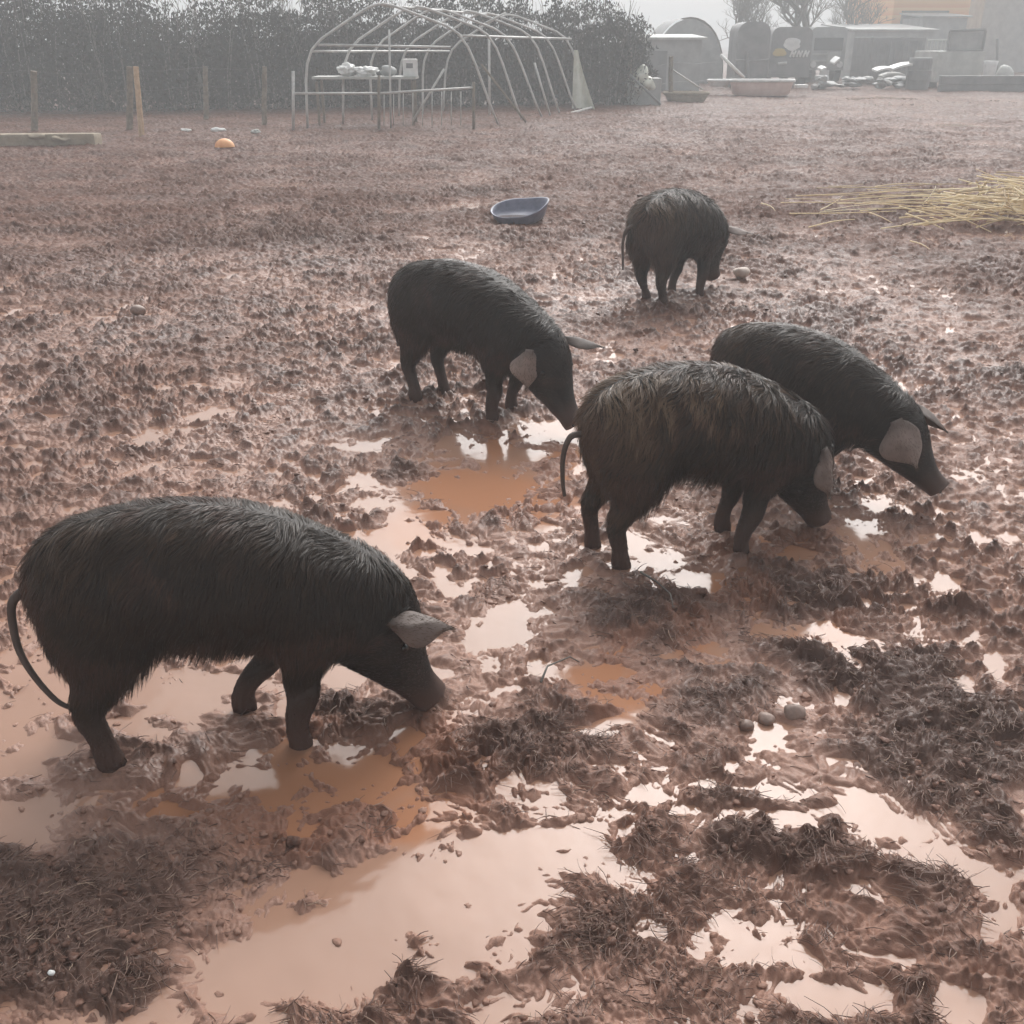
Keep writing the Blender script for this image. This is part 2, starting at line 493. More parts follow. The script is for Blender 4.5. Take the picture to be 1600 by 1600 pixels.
def mud_material():
    m = bpy.data.materials.new("wet_mud")
    m.use_nodes = True
    nt = m.node_tree
    b = nt.nodes["Principled BSDF"]
    L = nt.links.new
    geo = nt.nodes.new("ShaderNodeNewGeometry")
    sep = nt.nodes.new("ShaderNodeSeparateXYZ")
    L(geo.outputs['Position'], sep.inputs[0])

    def noise(scale, detail=6, rough=.6):
        n = nt.nodes.new("ShaderNodeTexNoise")
        n.inputs['Scale'].default_value = scale
        n.inputs['Detail'].default_value = detail
        n.inputs['Roughness'].default_value = rough
        L(geo.outputs['Position'], n.inputs['Vector'])
        return n
    n1 = noise(1.6)
    n2 = noise(22.0, 8, .7)
    ramp = nt.nodes.new("ShaderNodeValToRGB")
    e = ramp.color_ramp.elements
    e[0].position, e[1].position = .34, .68
    e[0].color = (.055, .026, .018, 1)
    e[1].color = (.175, .086, .060, 1)
    mixn = nt.nodes.new("ShaderNodeMath")
    mixn.operation = 'ADD'
    mu = nt.nodes.new("ShaderNodeMath")
    mu.operation = 'MULTIPLY'
    mu.inputs[1].default_value = .5
    mv = nt.nodes.new("ShaderNodeMath")
    mv.operation = 'MULTIPLY'
    mv.inputs[1].default_value = .5
    L(n1.outputs['Fac'], mu.inputs[0])
    L(n2.outputs['Fac'], mv.inputs[0])
    L(mu.outputs[0], mixn.inputs[0])
    L(mv.outputs[0], mixn.inputs[1])
    L(mixn.outputs[0], ramp.inputs[0])
    # silt: mud that the water has just left, paler and smoother
    mr = nt.nodes.new("ShaderNodeMapRange")
    mr.interpolation_type = 'SMOOTHSTEP'
    mr.inputs['From Min'].default_value = .002
    mr.inputs['From Max'].default_value = .036
    mr.inputs['To Min'].default_value = 1
    mr.inputs['To Max'].default_value = 0
    jig = nt.nodes.new("ShaderNodeMath")
    jig.operation = 'MULTIPLY_ADD'
    jig.inputs[1].default_value = -.022
    L(n2.outputs['Fac'], jig.inputs[0])
    zo = nt.nodes.new("ShaderNodeMath")
    zo.operation = 'ADD'
    zo.inputs[1].default_value = .011
    L(sep.outputs['Z'], zo.inputs[0])
    L(zo.outputs[0], jig.inputs[2])
    L(jig.outputs[0], mr.inputs['Value'])
    silt = nt.nodes.new("ShaderNodeMix")
    silt.data_type = 'RGBA'
    silt.inputs['B'].default_value = (.35, .20, .147, 1)
    wsil = nt.nodes.new("ShaderNodeAttribute")
    wsil.attribute_name = "wet"
    sm_ = nt.nodes.new("ShaderNodeMath")
    sm_.operation = 'MULTIPLY'
    sc_ = nt.nodes.new("ShaderNodeMapRange")
    sc_.inputs['From Max'].default_value = .7
    sc_.inputs['To Min'].default_value = .12
    L(wsil.outputs['Fac'], sc_.inputs['Value'])
    L(mr.outputs[0], sm_.inputs[0])
    L(sc_.outputs[0], sm_.inputs[1])
    L(sm_.outputs[0], silt.inputs['Factor'])
    L(ramp.outputs[0], silt.inputs['A'])
    # patches matted with dung and old straw
    at_ = nt.nodes.new("ShaderNodeAttribute")
    at_.attribute_name = "matted"
    mat_ = nt.nodes.new("ShaderNodeMix")
    mat_.data_type = 'RGBA'
    mat_.inputs['B'].default_value = (.085, .044, .031, 1)
    mf = nt.nodes.new("ShaderNodeMath")
    mf.operation = 'MULTIPLY'
    mf.inputs[1].default_value = .8
    L(at_.outputs['Fac'], mf.inputs[0])
    L(mf.outputs[0], mat_.inputs['Factor'])
    L(silt.outputs['Result'], mat_.inputs['A'])
    # redder tone painted in where the puddles miss the sky's reflection
    at2 = nt.nodes.new("ShaderNodeAttribute")
    at2.attribute_name = "red"
    rm = nt.nodes.new("ShaderNodeMix")
    rm.data_type = 'RGBA'
    rm.inputs['B'].default_value = (.25, .105, .06, 1)
    rf = nt.nodes.new("ShaderNodeMath")
    rf.operation = 'MULTIPLY'
    rf.inputs[1].default_value = .6
    L(at2.outputs['Fac'], rf.inputs[0])
    L(rf.outputs[0], rm.inputs['Factor'])
    L(mat_.outputs['Result'], rm.inputs['A'])
    L(rm.outputs['Result'], b.inputs['Base Color'])
    ro = nt.nodes.new("ShaderNodeMapRange")
    ro.inputs['To Min'].default_value = .3
    ro.inputs['To Max'].default_value = .7
    ro.inputs['From Min'].default_value = .35
    ro.inputs['From Max'].default_value = .65
    n4 = noise(9.0, 5)
    L(n4.outputs['Fac'], ro.inputs['Value'])
    L(ro.outputs[0], b.inputs['Roughness'])
    wa_ = nt.nodes.new("ShaderNodeAttribute")
    wa_.attribute_name = "wet"
    for inp, k in (('Specular IOR Level', .32), ('Coat Weight', .22)):
        mm_ = nt.nodes.new("ShaderNodeMath")
        mm_.operation = 'MULTIPLY'
        mm_.inputs[1].default_value = k
        L(wa_.outputs['Fac'], mm_.inputs[0])
        L(mm_.outputs[0], b.inputs[inp])
    b.inputs['Coat Weight'].default_value = .1
    b.inputs['Coat Roughness'].default_value = .10
    b.inputs['Coat IOR'].default_value = 1.45
    n3 = noise(120.0, 8, .75)
    bp = nt.nodes.new("ShaderNodeBump")
    bp.inputs['Strength'].default_value = .75
    bp.inputs['Distance'].default_value = .006
    L(n3.outputs['Fac'], bp.inputs['Height'])
    L(bp.outputs[0], b.inputs['Normal'])
    return m


def water_material():
    m = bpy.data.materials.new("muddy_water")
    m.use_nodes = True
    nt = m.node_tree
    b = nt.nodes["Principled BSDF"]
    L = nt.links.new
    at_ = nt.nodes.new("ShaderNodeAttribute")
    at_.attribute_name = "red"
    geo = nt.nodes.new("ShaderNodeNewGeometry")
    n = nt.nodes.new("ShaderNodeTexNoise")
    n.inputs['Scale'].default_value = 2.2
    n.inputs['Detail'].default_value = 5
    L(geo.outputs['Position'], n.inputs['Vector'])
    r = nt.nodes.new("ShaderNodeValToRGB")
    r.color_ramp.elements[0].position = .35
    r.color_ramp.elements[1].position = .65
    r.color_ramp.elements[0].color = (.30, .172, .118, 1)
    r.color_ramp.elements[1].color = (.36, .212, .150, 1)
    L(n.outputs['Fac'], r.inputs[0])
    mx = nt.nodes.new("ShaderNodeMix")
    mx.data_type = 'RGBA'
    mx.inputs['B'].default_value = (.36, .175, .10, 1)  # orange stands in for water without sky glare
    L(at_.outputs['Fac'], mx.inputs['Factor'])
    L(r.outputs[0], mx.inputs['A'])
    L(mx.outputs['Result'], b.inputs['Base Color'])
    b.inputs['Roughness'].default_value = .09
    b.inputs['IOR'].default_value = 1.37
    n2 = nt.nodes.new("ShaderNodeTexNoise")
    n2.inputs['Scale'].default_value = 9
    n2.inputs['Detail'].default_value = 2
    L(geo.outputs['Position'], n2.inputs['Vector'])
    bp = nt.nodes.new("ShaderNodeBump")
    bp.inputs['Strength'].default_value = .16
    bp.inputs['Distance'].default_value = .01
    L(n2.outputs['Fac'], bp.inputs['Height'])
    L(bp.outputs[0], b.inputs['Normal'])
    return m


def red_field(x, y):  # mask of the missing sky reflection, put into mud and water colour
    qx = x + .12 * perlin(x * 3, y * 3, 61) + .04 * perlin(x * 11, y * 11, 63)
    qy = y + .12 * perlin(x * 3, y * 3, 62) + .04 * perlin(x * 11, y * 11, 64)
    return np.clip(bumps_field(qx, qy, ORANGE) * 1.5, 0, 1)


M_MUD = mud_material()
gme = raw_mesh("ground", gverts, quads, tris)
mt = gme.attributes.new("matted", 'FLOAT', 'POINT')
gm = np.clip(gheap * .9 + .35 * perlin(gverts[:-1, 0] * 1.7, gverts[:-1, 1] * 1.7, 41) - .05, 0, 1)
mt.data.foreach_set("value", np.append(gm, 0).astype(np.float32))
rd = gme.attributes.new("red", 'FLOAT', 'POINT')
rd.data.foreach_set("value", np.append(red_field(gx.ravel(), gy.ravel()), 0).astype(np.float32))
wet = gme.attributes.new("wet", 'FLOAT', 'POINT')
_r = np.sqrt(gverts[:, 0] ** 2 + gverts[:, 1] ** 2)
_w = (1 - .86 * sstep(4.0, 11.0, _r)) * (.8 + .5 * perlin(gverts[:, 0] * .8, gverts[:, 1] * .8, 66))
wet.data.foreach_set("value", np.clip(_w, .03, 1).astype(np.float32))
ground = put("ground", gme, M_MUD)
tag(ground, kind="structure")

# ---- standing water, one level sheet that fills every hollow
wr = np.concatenate([.3 * (14 / .3) ** np.linspace(0, 1, 420), 14 * (300 / 14) ** np.linspace(0, 1, 60)[1:]])
wa = np.concatenate([np.linspace(-.76, .76, 420), np.linspace(.76, 2 * math.pi - .76, 90)[1:-1]])
WR, WA = np.meshgrid(wr, wa, indexing='ij')
wx, wy = (WR * np.sin(WA)).ravel(), (WR * np.cos(WA)).ravel()
n1_, n2_ = WR.shape
ii, jj = np.meshgrid(np.arange(n1_ - 1), np.arange(n2_), indexing='ij')
j2 = (jj + 1) % n2_
wq = np.stack([ii * n2_ + jj, ii * n2_ + j2, (ii + 1) * n2_ + j2, (ii + 1) * n2_ + jj], -1).reshape(-1, 4)[:, ::-1]
wme = raw_mesh("water", np.stack([wx, wy, np.zeros_like(wx)], 1), wq)
ra = wme.attributes.new("red", 'FLOAT', 'POINT')
ra.data.foreach_set("value", red_field(wx, wy).astype(np.float32))
tag(put("water", wme, water_material()), kind="structure")


# ---- strands: mud-coated straw trodden into the heaps, and scraps everywhere
def strands_mesh(name, pos, dirs, length, width, mat, lift, curl, seg=3, parent=None, col_attr=None, normal=None, drape=None):
    "thin three-sided stalks; pos Nx3, dirs Nx3 unit"
    n = len(pos)
    up = np.tile([0, 0, 1.0], (n, 1)) if normal is None else normal
    side = np.cross(dirs, up)
    side /= np.linalg.norm(side, axis=1)[:, None] + 1e-9
    nrm = np.cross(side, dirs)
    P = []
    for k in range(seg + 1):
        t = k / seg
        p = pos + dirs * (length * t)[:, None] + side * (curl * (t ** 2) * length)[:, None] + nrm * (lift * np.sin(t * math.pi) * length)[:, None]
        P.append(p)
    V = []
    for k in range(seg + 1):
        t = k / seg
        w = width * (1 - .55 * t)
        V += [P[k] + side * w[:, None] * .5, P[k] - side * w[:, None] * .5, P[k] + nrm * w[:, None] * .8]
    V = np.stack(V, 1)                       # n, 3*(seg+1), 3
    nv = 3 * (seg + 1)
    faces = []
    for k in range(seg):
        for a in range(3):
            b_ = (a + 1) % 3
            faces.append([k * 3 + a, k * 3 + b_, k * 3 + 3 + b_, k * 3 + 3 + a])
    F = (np.array(faces)[None] + (np.arange(n) * nv)[:, None, None]).reshape(-1, 4)
    me = raw_mesh(name, V.reshape(-1, 3), F)
    if col_attr is not None:
        a = me.attributes.new("shade", 'FLOAT', 'POINT')
        a.data.foreach_set("value", np.repeat(col_attr, nv).astype(np.float32))
    return put(name, me, mat, parent)


def shade_mat(name, stops, rough=.5, spec=.5, coat=0):
    m = bpy.data.materials.new(name)
    m.use_nodes = True
    nt = m.node_tree
    b = nt.nodes["Principled BSDF"]
    a = nt.nodes.new("ShaderNodeAttribute")
    a.attribute_name = "shade"
    r = nt.nodes.new("ShaderNodeValToRGB")
    els = r.color_ramp.elements
    els[0].position, els[0].color = stops[0][0], (*stops[0][1], 1)
    els[1].position, els[1].color = stops[-1][0], (*stops[-1][1], 1)
    for p, c in stops[1:-1]:
        e = els.new(p)
        e.color = (*c, 1)
    nt.links.new(a.outputs['Fac'], r.inputs[0])
    nt.links.new(r.outputs[0], b.inputs['Base Color'])
    b.inputs['Roughness'].default_value = rough
    b.inputs['Specular IOR Level'].default_value = spec
    b.inputs['Coat Weight'].default_value = coat
    return m


def scatter(n, rmin, rmax, amax=.70, power=1.0):
    r = rmin * (rmax / rmin) ** (rng.random(n) ** power)
    a = (rng.random(n) * 2 - 1) * amax
    return r * np.sin(a), r * np.cos(a)


M_LIT = shade_mat("muddy_straw", [(0, (.09, .046, .033)), (.55, (.20, .11, .08)), (.9, (.24, .15, .115)), (1, (.42, .30, .22))], rough=.45)
NS = 170000
sx, sy = scatter(NS, 1.0, 9.0)
sz, sh, spd = ground_height(sx, sy)
dens = np.clip(sh * .9, 0, 1) * .7 + .12 + .35 * (perlin(sx * 1.3, sy * 1.3, 51) > .25) + .5 * (perlin(sx * 5, sy * 5, 52) > .5)
keep = (rng.random(NS) < dens) & ((sz > .007) | (rng.random(NS) < .004)) & (rng.random(NS) > red_field(sx, sy) * .6)
sx, sy, sz = sx[keep], sy[keep], sz[keep]
n = len(sx)
fieldang = perlin(sx * 3, sy * 3, 53) * 5 + rng.normal(0, .8, n)
tilt = rng.normal(-.03, .08, n)
dirs = np.stack([np.cos(fieldang) * np.cos(tilt), np.sin(fieldang) * np.cos(tilt), np.sin(tilt)], 1)
ln = rng.uniform(.010, .038, n) * (1 + .7 * (rng.random(n) < .12))
d_ = np.sqrt(sx ** 2 + sy ** 2)
strands_mesh("muddy_straw_litter", np.stack([sx, sy, np.maximum(sz, 0) - .0005], 1), dirs, ln, rng.uniform(.0010, .0026, n) * (1 + .12 * d_), M_LIT,
             rng.uniform(.0, .05, n), rng.normal(0, .45, n), seg=3, col_attr=rng.random(n))
tag(bpy.data.objects["muddy_straw_litter"], "dark mud coated straw trodden into the churned ground", "straw", kind="stuff")


# ---- clods: torn lumps of mud lying on the surface
def clods():
    import bmesh
    protos = []
    for k in range(8):
        bm = bmesh.new()
        bmesh.ops.create_icosphere(bm, subdivisions=2, radius=1)
        co = np.array([v.co[:] for v in bm.verts])
        nn = perlin3(co + 5.1 * k, 1.1, 70 + k) * .55 + perlin3(co + 2.3 * k, 2.6, 90 + k) * .5
        co = co * (1 + nn)[:, None]
        bm.verts.index_update()
        fs = np.array([[v.index for v in f.verts] for f in bm.faces])
        bm.free()
        protos.append((co, fs))
    N = 6000
    x, y = scatter(N, 1.0, 12.0)
    z, h, p = ground_height(x, y)
    keep = (rng.random(N) < .15 + .5 * np.clip(h, 0, 1) + .5 * (perlin(x * 2, y * 2, 77) > .1)) & ((z > .001) | (rng.random(N) < .12))
    x, y, z = x[keep], y[keep], z[keep]
    V, F, base = [], [], 0
    for i in range(len(x)):
        co, fs = protos[i % 8]
        r = rng.uniform(.003, .008) * (1.7 if rng.random() < .08 else 1) * (1 + .06 * y[i])
        s = np.array([r * rng.uniform(.8, 1.6), r * rng.uniform(.8, 1.4), r * rng.uniform(.5, .9)])
        a = rng.random() * 6.28
        q = co * s
        q = np.stack([q[:, 0] * math.cos(a) - q[:, 1] * math.sin(a), q[:, 0] * math.sin(a) + q[:, 1] * math.cos(a), q[:, 2]], 1)
        V.append(q + [x[i], y[i], max(z[i], -.001) + r * (.0)])
        F.append(fs + base)
        base += len(co)
    me = raw_mesh("mud_clods", np.vstack(V), None, np.vstack(F))
    wt = me.attributes.new("wet", 'FLOAT', 'POINT')
    wt.data.foreach_set("value", np.full(len(me.vertices), .7, dtype=np.float32))
    o = put("mud_clods", me, M_MUD)
    tag(o, "small wet clods of mud scattered over the churned ground", "mud", kind="stuff")


clods()
# ------------------------------------------------------------------ pigs
def loft(rings, n=28):
    "rings: (centre, axis_a * ra, axis_b * rb); closed both ends"
    V, F = [], []
    for c, a, b in rings:
        for k in range(n):
            t = 2 * math.pi * k / n
            V.append(np.array(c) + np.array(a) * math.cos(t) + np.array(b) * math.sin(t))
    m = len(rings)
    for i in range(m - 1):
        for k in range(n):
            F.append((i * n + k, i * n + (k + 1) % n, (i + 1) * n + (k + 1) % n, (i + 1) * n + k))
    V.append(np.array(rings[0][0], dtype=float))
    V.append(np.array(rings[-1][0], dtype=float))
    for k in range(n):
        F.append((m * n, (k + 1) % n, k))
        F.append((m * n + 1, (m - 1) * n + k, (m - 1) * n + (k + 1) % n))
    return V, F


def interp_rows(rows, n):
    rows = np.array(rows, dtype=float)
    d = np.concatenate([[0], np.cumsum(np.linalg.norm(np.diff(rows[:, :3], axis=0), axis=1))])
    t = np.linspace(0, d[-1], n)
    # catmull-rom-ish through numpy: smooth by oversampling linear then box filter
    out = np.stack([np.interp(t, d, rows[:, k]) for k in range(rows.shape[1])], 1)
    for _ in range(2):
        mid = out.copy()
        mid[1:-1] = (out[:-2] + 2 * out[1:-1] + out[2:]) / 4
        out = mid
    return out


def limb(mb, rows, n=16, steps=26):
    "rows (x, y, z, r_fore, r_side); roughly vertical limb with rounded ends"
    R = interp_rows(rows, steps)
    rings = []
    for i, q in enumerate(R):
        d = R[min(i + 1, len(R) - 1), :3] - R[max(i - 1, 0), :3]
        d /= np.linalg.norm(d)
        side = np.array([0, 1, 0.]) - d * d[1]
        side /= np.linalg.norm(side)
        fore = np.cross(side, d)
        e = min(i, len(R) - 1 - i)
        k = [.55, .85, 1][min(e, 2)]
        rings.append((q[:3], fore * q[3] * k, side * q[4] * k))
    V, F = loft(rings, n)
    mb.add(V, F)


def make_pig(sp):
    S = sp['s']
    Lx = sp['len']
    W = sp['width']
    mb = MB()
    hx, hz, hp, hyaw = sp['head']
    # trunk: x, z centre, half width, half height
    T = [(-.475, .43, .03, .04), (-.465, .435, .075, .09), (-.44, .44, .115, .135), (-.39, .446, .148, .160), (-.32, .458, .165, .178), (-.22, .472, .172, .186), (-.10, .474, .178, .186),
         (.0, .466, .18, .185), (.10, .440, .174, .176), (.20, .408, .160, .166), (.28, .378, .145, .152), (.34, .350, .130, .138), (.40, .315, .115, .122), (.43, .295, .09, .095)]
    rows = interp_rows([(q[0] * Lx, 0, q[1], q[2] * W, q[3]) for q in T], 40)
    rings = []
    for i, q in enumerate(rows):
        d = rows[min(i + 1, 39), :3] - rows[max(i - 1, 0), :3]
        d /= np.linalg.norm(d)
        a = np.array([0, 1., 0])
        b = np.cross(d, a)
        rings.append((q[:3], a * q[3], b * q[4] * (1)))
    V, F = loft(rings, 36)
    # belly fuller than the back, spine slightly ridged
    mb.add(V, F)
    # haunch and shoulder masses
    mb.blob((-.30 * Lx, -.075, .40), (.145, .095, .17), seed=1, sub=3, amp=.03)
    mb.blob((-.30 * Lx, .075, .40), (.145, .095, .17), seed=2, sub=3, amp=.03)
    mb.blob((.20 * Lx, -.088, .365), (.105, .075, .155), seed=3, sub=3, amp=.03)
    mb.blob((.20 * Lx, .088, .365), (.105, .075, .155), seed=4, sub=3, amp=.03)
    K = .92 if sp['sag'] else .86
    for key, sgn in (('hr', -1), ('hl', 1)):
        fx, fy = sp['feet'][key]
        x0 = -.285 * Lx
        limb(mb, [(x0 + .02, sgn * .075, .42, .12, .075), (x0 - .01 + .15 * fx, sgn * .090, .31, .098, .066), (x0 - .035 + .45 * fx, sgn * .095 + .3 * fy, .215, .060 * K, .047 * K),
                  (x0 - .060 + .65 * fx, sgn * .095 + .5 * fy, .165, .046 * K, .037 * K), (x0 - .045 + .75 * fx, sgn * .095 + .65 * fy, .125, .037 * K, .032 * K), (x0 - .025 + .85 * fx, sgn * .095 + .8 * fy, .08, .033 * K, .030 * K),
                  (x0 - .015 + fx, sgn * .095 + fy, .035, .038 * K, .034 * K), (x0 + .005 + fx, sgn * .095 + fy, -.035, .044 * K, .038 * K)])
    for key, sgn in (('fr', -1), ('fl', 1)):
        fx, fy = sp['feet'][key]
        x0 = .205 * Lx
        limb(mb, [(x0, sgn * .085, .38, .10, .065), (x0 - .005 + .2 * fx, sgn * .09, .28, .075, .056), (x0 - .01 + .45 * fx, sgn * .09 + .3 * fy, .20, .054 * K, .045 * K),
                  (x0 + .008 + .65 * fx, sgn * .09 + .6 * fy, .145, .045 * K, .041 * K), (x0 - .004 + .85 * fx, sgn * .09 + .8 * fy, .095, .034 * K, .031 * K), (x0 - .006 + fx, sgn * .09 + fy, .05, .034 * K, .032 * K), (x0 + .01 + fx, sgn * .09 + fy, -.035, .043 * K, .038 * K)])
    # head
    P = math.radians(hp)
    Y = math.radians(hyaw)
    d = np.array([math.cos(P) * math.cos(Y), math.cos(P) * math.sin(Y), math.sin(P)])
    sd = np.array([-math.sin(Y), math.cos(Y), 0])
    upv = np.cross(d, sd)
    B = np.array([hx * Lx, 0, hz])
    HL = sp['hl']
    H = [(-.12, .0, .10, .115), (-.04, .0, .128, .14), (.04, .005, .128, .138), (.10, .004, .118, .128), (.15, -.002, .098, .110), (.20, -.012, .075, .088), (.25, -.02, .060, .068), (.30, -.022, .052, .055), (.335, -.020, .047, .047), (.36, -.018, .052, .050), (.375, -.017, .050, .048)]
    kk = HL / .33
    hr = interp_rows([(B + d * q[0] * kk + upv * q[1]).tolist() + [q[2], q[3]] for q in H], 30)
    V, F = loft([(q[:3], sd * q[3], upv * q[4]) for q in hr], 28)
    mb.add(V, F)
    # jaw, jowls, brow and the folds of the neck
    def hp_(a, b, c):
        return B + d * a * kk + sd * b + upv * c
    jr = interp_rows([(hp_(.02, 0, -.075)).tolist() + [.075, .06], hp_(.12, 0, -.075).tolist() + [.062, .045], hp_(.22, 0, -.062).tolist() + [.04, .03], hp_(.29, 0, -.055).tolist() + [.026, .02]], 14)
    V, F = loft([(q[:3], sd * q[3], upv * q[4]) for q in jr], 20)
    mb.add(V, F)
    for sg in (-1, 1):
        mb.blob(hp_(.06, sg * .065, -.045), (.065, .05, .06), seed=7, sub=3, amp=.03)
        mb.blob(hp_(.10, sg * .06, .06), (.04, .03, .03), seed=8, sub=3, amp=.03)
    # union by voxel remesh, then smoothing
    me0 = bpy.data.meshes.new("pig_tmp")
    me0.from_pydata(mb.v, [], mb.f)
    me0.update()
    o = bpy.data.objects.new("pig_tmp", me0)
    col.objects.link(o)
    md = o.modifiers.new("r", 'REMESH')
    md.mode = 'VOXEL'
    md.voxel_size = .0085
    dg = bpy.context.evaluated_depsgraph_get()
    dg.update()
    me1 = bpy.data.meshes.new_from_object(o.evaluated_get(dg))
    bpy.data.objects.remove(o)
    nv = len(me1.vertices)
    co = np.empty(nv * 3)
    me1.vertices.foreach_get("co", co)
    co = co.reshape(-1, 3)
    ed = np.empty(len(me1.edges) * 2, dtype=np.int64)
    me1.edges.foreach_get("vertices", ed)
    ed = ed.reshape(-1, 2)
    deg = np.bincount(ed.ravel(), minlength=nv)[:, None].astype(float)
    hd = (co - B) @ d
    inhead = sstep(.12, .2, hd / kk) * (np.linalg.norm(np.cross(co - B, d), axis=1) < .14)

    def smooth(co, it, w):
        for _ in range(it):
            acc = np.stack([np.bincount(ed[:, 0], co[ed[:, 1], k], nv) + np.bincount(ed[:, 1], co[ed[:, 0], k], nv) for k in range(3)], 1) / deg
            co = co + (acc - co) * w
        return co
    low = 1 - .7 * sstep(.22, .10, co[:, 2]) if False else (1 - .75 * (1 - sstep(.12, .22, co[:, 2])))
    w = (low * (1 - .7 * inhead))[:, None] * .6
    co = smooth(co, 26, w)
    # folds: loose skin at the shoulder and flank
    nrm_mag = .004 * perlin3(co, 7, 3) + .002 * perlin3(co, 20, 5)
    me1.vertices.foreach_set("co", co.ravel())
    me1.update()
    no = np.empty(nv * 3)
    me1.vertices.foreach_get("normal", no)
    no = no.reshape(-1, 3)
    fold = .006 * np.exp(-((hd + .02 + .02 * np.sin(co[:, 2] * 30)) / .012) ** 2) + .005 * np.exp(-((hd - .03 + .015 * np.sin(co[:, 2] * 24)) / .012) ** 2)
    nrm_mag = nrm_mag - fold * (np.abs(no[:, 1]) > .3) * (hd > -.1)
    flank = .010 * np.exp(-((co[:, 0] + .17 * Lx + .25 * (co[:, 2] - .35)) / .03) ** 2) * sstep(.5, .3, co[:, 2]) if False else .011 * np.exp(-((co[:, 0] + .16 * Lx + .30 * (co[:, 2] - .35)) / .028) ** 2) * (1 - sstep(.38, .50, co[:, 2]))
    shf = .009 * np.exp(-((co[:, 0] - .09 * Lx - .2 * (co[:, 2] - .35)) / .022) ** 2) * (1 - sstep(.40, .52, co[:, 2]))
    nrm_mag = nrm_mag - (flank + shf) * sstep(.3, .8, np.abs(no[:, 1]))
    co = co + no * nrm_mag[:, None]
    loops = np.empty(len(me1.loops), dtype=np.int64)
    me1.loops.foreach_get("vertex_index", loops)
    quads = loops.reshape(-1, 4)
    bpy.data.meshes.remove(me1)
    bodyV, bodyN = co, no
    pale = np.zeros(nv)
    # snout disc
    snd = sstep(.355 * kk, .372 * kk, (co - B) @ d) * (np.linalg.norm(np.cross(co - B, d), axis=1) < .08)
    mudf = (1 - sstep(.02, .20, co[:, 2] + .03 * perlin3(co, 9, 9)))
    mudf = np.maximum(mudf, .8 * sstep(.25 * kk, .36 * kk, (co - B) @ d))
    allV = [co]
    allQ = [quads]
    A_pale = [snd * .35]
    A_mud = [mudf]
    base = nv
    earV = []
    # ears: folded leaf shapes with thickness
    for side in ('r', 'l'):
        (ea, eb, ec), ed_, outw, el, ew, cup, epale = sp['ears'][side]
        root = hp_(ea, eb, ec)
        ed_ = np.array(ed_, dtype=float)
        ed_ = ed_ / np.linalg.norm(ed_)
        outw = np.array(outw, dtype=float)
        wd = np.cross(ed_, outw)
        wd /= np.linalg.norm(wd)
        nn = np.cross(wd, ed_)
        if nn @ outw < 0:
            nn = -nn
        nu, nw = 20, 13
        V = []
        for layer in (1, -1):
            for i in range(nu):
                t = i / (nu - 1)
                prof = (.42 + .60 * sstep(0, .42, t)) * (1 - sstep(.5, 1.0, t) ** 1.4) + .03
                hw = ew * prof * (.75 if t < .1 else 1)
                bend = -.20 * t * t * el + .02 * math.sin(t * 5) * el
                for jx in range(nw):
                    u = -1 + 2 * jx / (nw - 1)
                    th = .0032 * (1 - .8 * abs(u) ** 3) * (1 - .6 * t) + .0008
                    cupz = (-cup * (u * u) * hw * (1 - .4 * t) + .05 * hw * math.sin(u * 4 + t * 3)) if True else 0
                    p = root + ed_ * (el * (t - .10)) + wd * (u * hw + .22 * hw * math.sin(t * 3.1) + .004 * math.sin(9 * t + 4 * u)) + nn * (cupz + bend + .012 + layer * th)
                    V.append(p)
        F = []
        off = nu * nw
        for i in range(nu - 1):
            for jx in range(nw - 1):
                a = i * nw + jx
                F.append([a, a + 1, a + nw + 1, a + nw])
                F.append([off + a, off + a + nw, off + a + nw + 1, off + a + 1])
            a = i * nw
            F.append([a, a + nw, off + a + nw, off + a])
            a = i * nw + nw - 1
            F.append([a, off + a, off + a + nw, a + nw])
        for jx in range(nw - 1):
            a = jx
            F.append([a, off + a, off + a + 1, a + 1])
            a = (nu - 1) * nw + jx
            F.append([a, a + 1, off + a + 1, off + a])
        V = np.array(V)
        allV.append(V)
        allQ.append(np.array(F) + base)
        base += len(V)
        tt = np.tile(np.repeat(np.linspace(0, 1, nu), nw), 2)
        # the hanging side shows skin, thin edge and root darker hair
        pl = .55 + .45 * sstep(.05, .3, tt)
        A_pale.append(pl * epale)
        A_mud.append(np.zeros(len(V)) + .1)
        earV.append((V[:off], nn, ed_, wd))
    # tail
    tb = MB()
    tp = [Vector((p[0] * (1 if Lx > .95 else Lx + .03), p[1], p[2])) for p in sp['tail']]
    pts = []
    for i in range(len(tp) - 1):
        for k in range(4):
            p0, p1, p2, p3 = tp[max(i - 1, 0)], tp[i], tp[i + 1], tp[min(i + 2, len(tp) - 1)]
            t = k / 4
            pts.append(.5 * ((2 * p1) + (-p0 + p2) * t + (2 * p0 - 5 * p1 + 4 * p2 - p3) * t * t + (-p0 + 3 * p1 - 3 * p2 + p3) * t ** 3))
    pts.append(tp[-1])
    pts.insert(0, tp[0] + Vector((.06, 0, -.01)))
    m_ = len(pts)
    tb.tube(pts, [.0115 * (1 - .62 * i / m_) + .001 for i in range(m_)], n=8, cap=False)
    V = np.array(tb.v)
    allV.append(V)
    allQ.append(np.array(tb.f) + base)
    base += len(V)
    A_pale.append(np.full(len(V), .22))
    A_mud.append(np.full(len(V), .15))
    tail_pts = np.array([p[:] for p in pts])
    V = np.vstack(allV) * S
    me = raw_mesh("pig", V, np.vstack(allQ))
    a = me.attributes.new("pale", 'FLOAT', 'POINT')
    a.data.foreach_set("value", np.concatenate(A_pale).astype(np.float32))
    a = me.attributes.new("mud", 'FLOAT', 'POINT')
    a.data.foreach_set("value", np.concatenate(A_mud).astype(np.float32))
